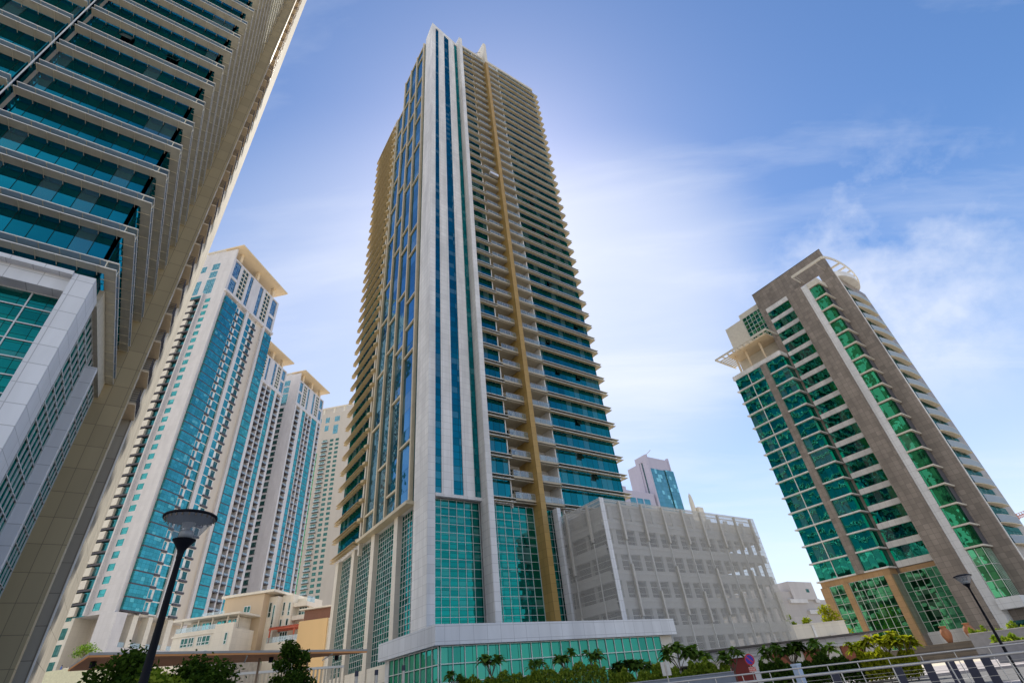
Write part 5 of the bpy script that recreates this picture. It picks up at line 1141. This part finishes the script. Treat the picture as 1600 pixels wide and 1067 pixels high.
# ---------------- bollards and the two railings of the promenade
def bollard(label, loc, rz):
    T = thing('bollard', label, 'bollard', loc, rz, 'dark slab bollards on the promenade')
    MB().box(-.10, .10, -.04, .04, 0, 1.08).build('slab', NAVY, T); MB().box(-.105, .105, -.045, .045, 1.084, 1.10).build('cap', NAVY, T); MB().box(-.16, .16, -.09, .09, .003, .03).build('foot', STEEL, T)
    return T
bl = None
BD = ((24.9, 19.0, 'dark slab bollard, leftmost of the row on the grey promenade'), (29.5, 18.2, 'dark slab bollard, second from the left in the promenade row'), (31.6, 19.6, 'dark slab bollard, third from the left in the promenade row'),
      (33.1, 18.4, 'dark slab bollard left of the middle gap in the promenade row'), (34.3, 19.2, 'dark slab bollard right of the middle gap in the promenade row'), (35.35, 19.8, 'dark slab bollard just left of the second lamp pole'), (38.2, 21.5, 'dark slab bollard right of the second lamp pole, at the photo edge'))
for a_, d_, lb in BD:
    if bl is None: bl = bollard(lb, polar(a_, d_), R(-33))
    else: dup_thing(bl, polar(a_, d_), R(-33), lb)
def railing(label, pts, ztop, lean, nw):
    """tubular handrail on flat curved posts with tension wires"""
    T = thing('railing', label, 'railing', (0, 0, 0)); MB().path([(x, y, ztop) for x, y in pts], .026, 10).build('handrail', STEEL, T)
    wires = MB(); 
    P_ = [Vector((x, y, 0)) for x, y in pts]; acc = 0; step = 1.0; s = .4
    tot = sum((b - a).length for a, b in zip(P_, P_[1:]))
    def at(s_):
        for a, b in zip(P_, P_[1:]):
            l_ = (b - a).length
            if s_ <= l_: return a + (b - a) * (s_ / l_), (b - a).normalized()
            s_ -= l_
        return P_[-1], (P_[-1] - P_[-2]).normalized()
    while s < tot:
        p, d = at(s); n = Vector((d.y, -d.x, 0)); m = MB(); prev = None
        for i in range(9):
            t = i / 8; z = ztop * (1 - t); off = lean * math.sin(t * math.pi * .5) ** 1.5; c = p + n * off + Vector((0, 0, z - .02))
            if prev: m.tube(prev, c, .014, n=6)
            prev = c
        m.build('railing_post', STEEL, T); s += step
    for j in range(nw):
        t = (j + 1) / (nw + 1); off = lean * math.sin(t * math.pi * .5) ** 1.5; z = ztop * (1 - t)
        q_ = []
        for i in range(40): p, d = at(tot * i / 39); n = Vector((d.y, -d.x, 0)); q_.append(tuple(p + n * off + Vector((0, 0, z))))
        wires.path(q_, .004, 4)
    wires.build('wire', STEEL, T)
    return T
railing('near steel handrail with wires crossing the bottom right corner', [polar(8, 13.2)[:2], polar(15.4, 13.9)[:2], polar(27.6, 14.6)[:2], polar(37.7, 15.2)[:2], polar(46, 15.6)[:2]], 1.11, .28, 6)
railing('far steel handrail with curved posts along the street edge, bottom right', [polar(7, 23.2)[:2], polar(11.8, 23.6)[:2], polar(20, 24.2)[:2], polar(28, 24.6)[:2], polar(33.3, 25)[:2], polar(38.2, 25.6)[:2], polar(45, 26)[:2]], 1.22, .35, 5)

# ---------------- two people on the far-left terrace
def person(label, loc, rz, top, trousers, sit=False):
    v = [(0, 0, .95), (0, 0, 1.2), (0, 0, 1.42), (0, .01, 1.52), (0, .02, 1.64), (-.19, 0, 1.40), (-.25, .03, 1.12), (-.22, .16, .92), (.19, 0, 1.40), (.25, .02, 1.12), (.24, .1, .88), (-.09, 0, .9), (-.11, .03, .5), (-.11, 0, .06), (-.11, .12, .03), (.09, 0, .9), (.11, .04, .5), (.11, -.02, .06), (.11, .1, .03)]
    e = [(0, 1), (1, 2), (2, 3), (3, 4), (2, 5), (5, 6), (6, 7), (2, 8), (8, 9), (9, 10), (0, 11), (11, 12), (12, 13), (13, 14), (0, 15), (15, 16), (16, 17), (17, 18)]
    rad = [.15, .14, .15, .06, .10, .065, .05, .035, .065, .05, .035, .09, .065, .045, .04, .09, .065, .045, .04]
    if sit: v = [(x, y + (.38 if i in (12, 16) else .42 if i in (13, 14, 17, 18) else 0), z - (.42 if i not in (12, 13, 14, 16, 17, 18) else 0)) for i, (x, y, z) in enumerate(v)]
    me = bpy.data.meshes.new('person'); me.from_pydata(v, e, []); me.update(); o = bpy.data.objects.new('person', me); COL.objects.link(o)
    md = o.modifiers.new('skin', 'SKIN'); o.modifiers.new('sub', 'SUBSURF').levels = 1; o.modifiers['sub'].render_levels = 1
    for i, r_ in enumerate(rad): me.skin_vertices[0].data[i].radius = (r_, r_ * .85)
    me.skin_vertices[0].data[0].use_root = True
    me.materials.append(top); o.location = loc; o.rotation_euler = (0, 0, rz); tag(o, label, 'person')
    hd = MB().lathe([(.001, 1.76 - (.42 if sit else 0)), (.07, 1.745 - (.42 if sit else 0)), (.105, 1.68 - (.42 if sit else 0)), (.10, 1.62 - (.42 if sit else 0))], 12, (0, .0)).build('hair', BLACK, o)
    return o
BLUE = plain('blue_cloth', (.05, .12, .42), .8); NAVYC = plain('dark_blue_cloth', (.02, .03, .16), .8)
person('standing person in bright blue clothes on the far-left terrace', (*from_t2(34.1, -39.2), E + 11.0), R(150), BLUE, NAVYC)
person('person in dark blue sitting low on the far-left terrace, right of the standing one', (*from_t2(35.3, -39.2), E + 11.0), R(120), NAVYC, NAVYC, True)
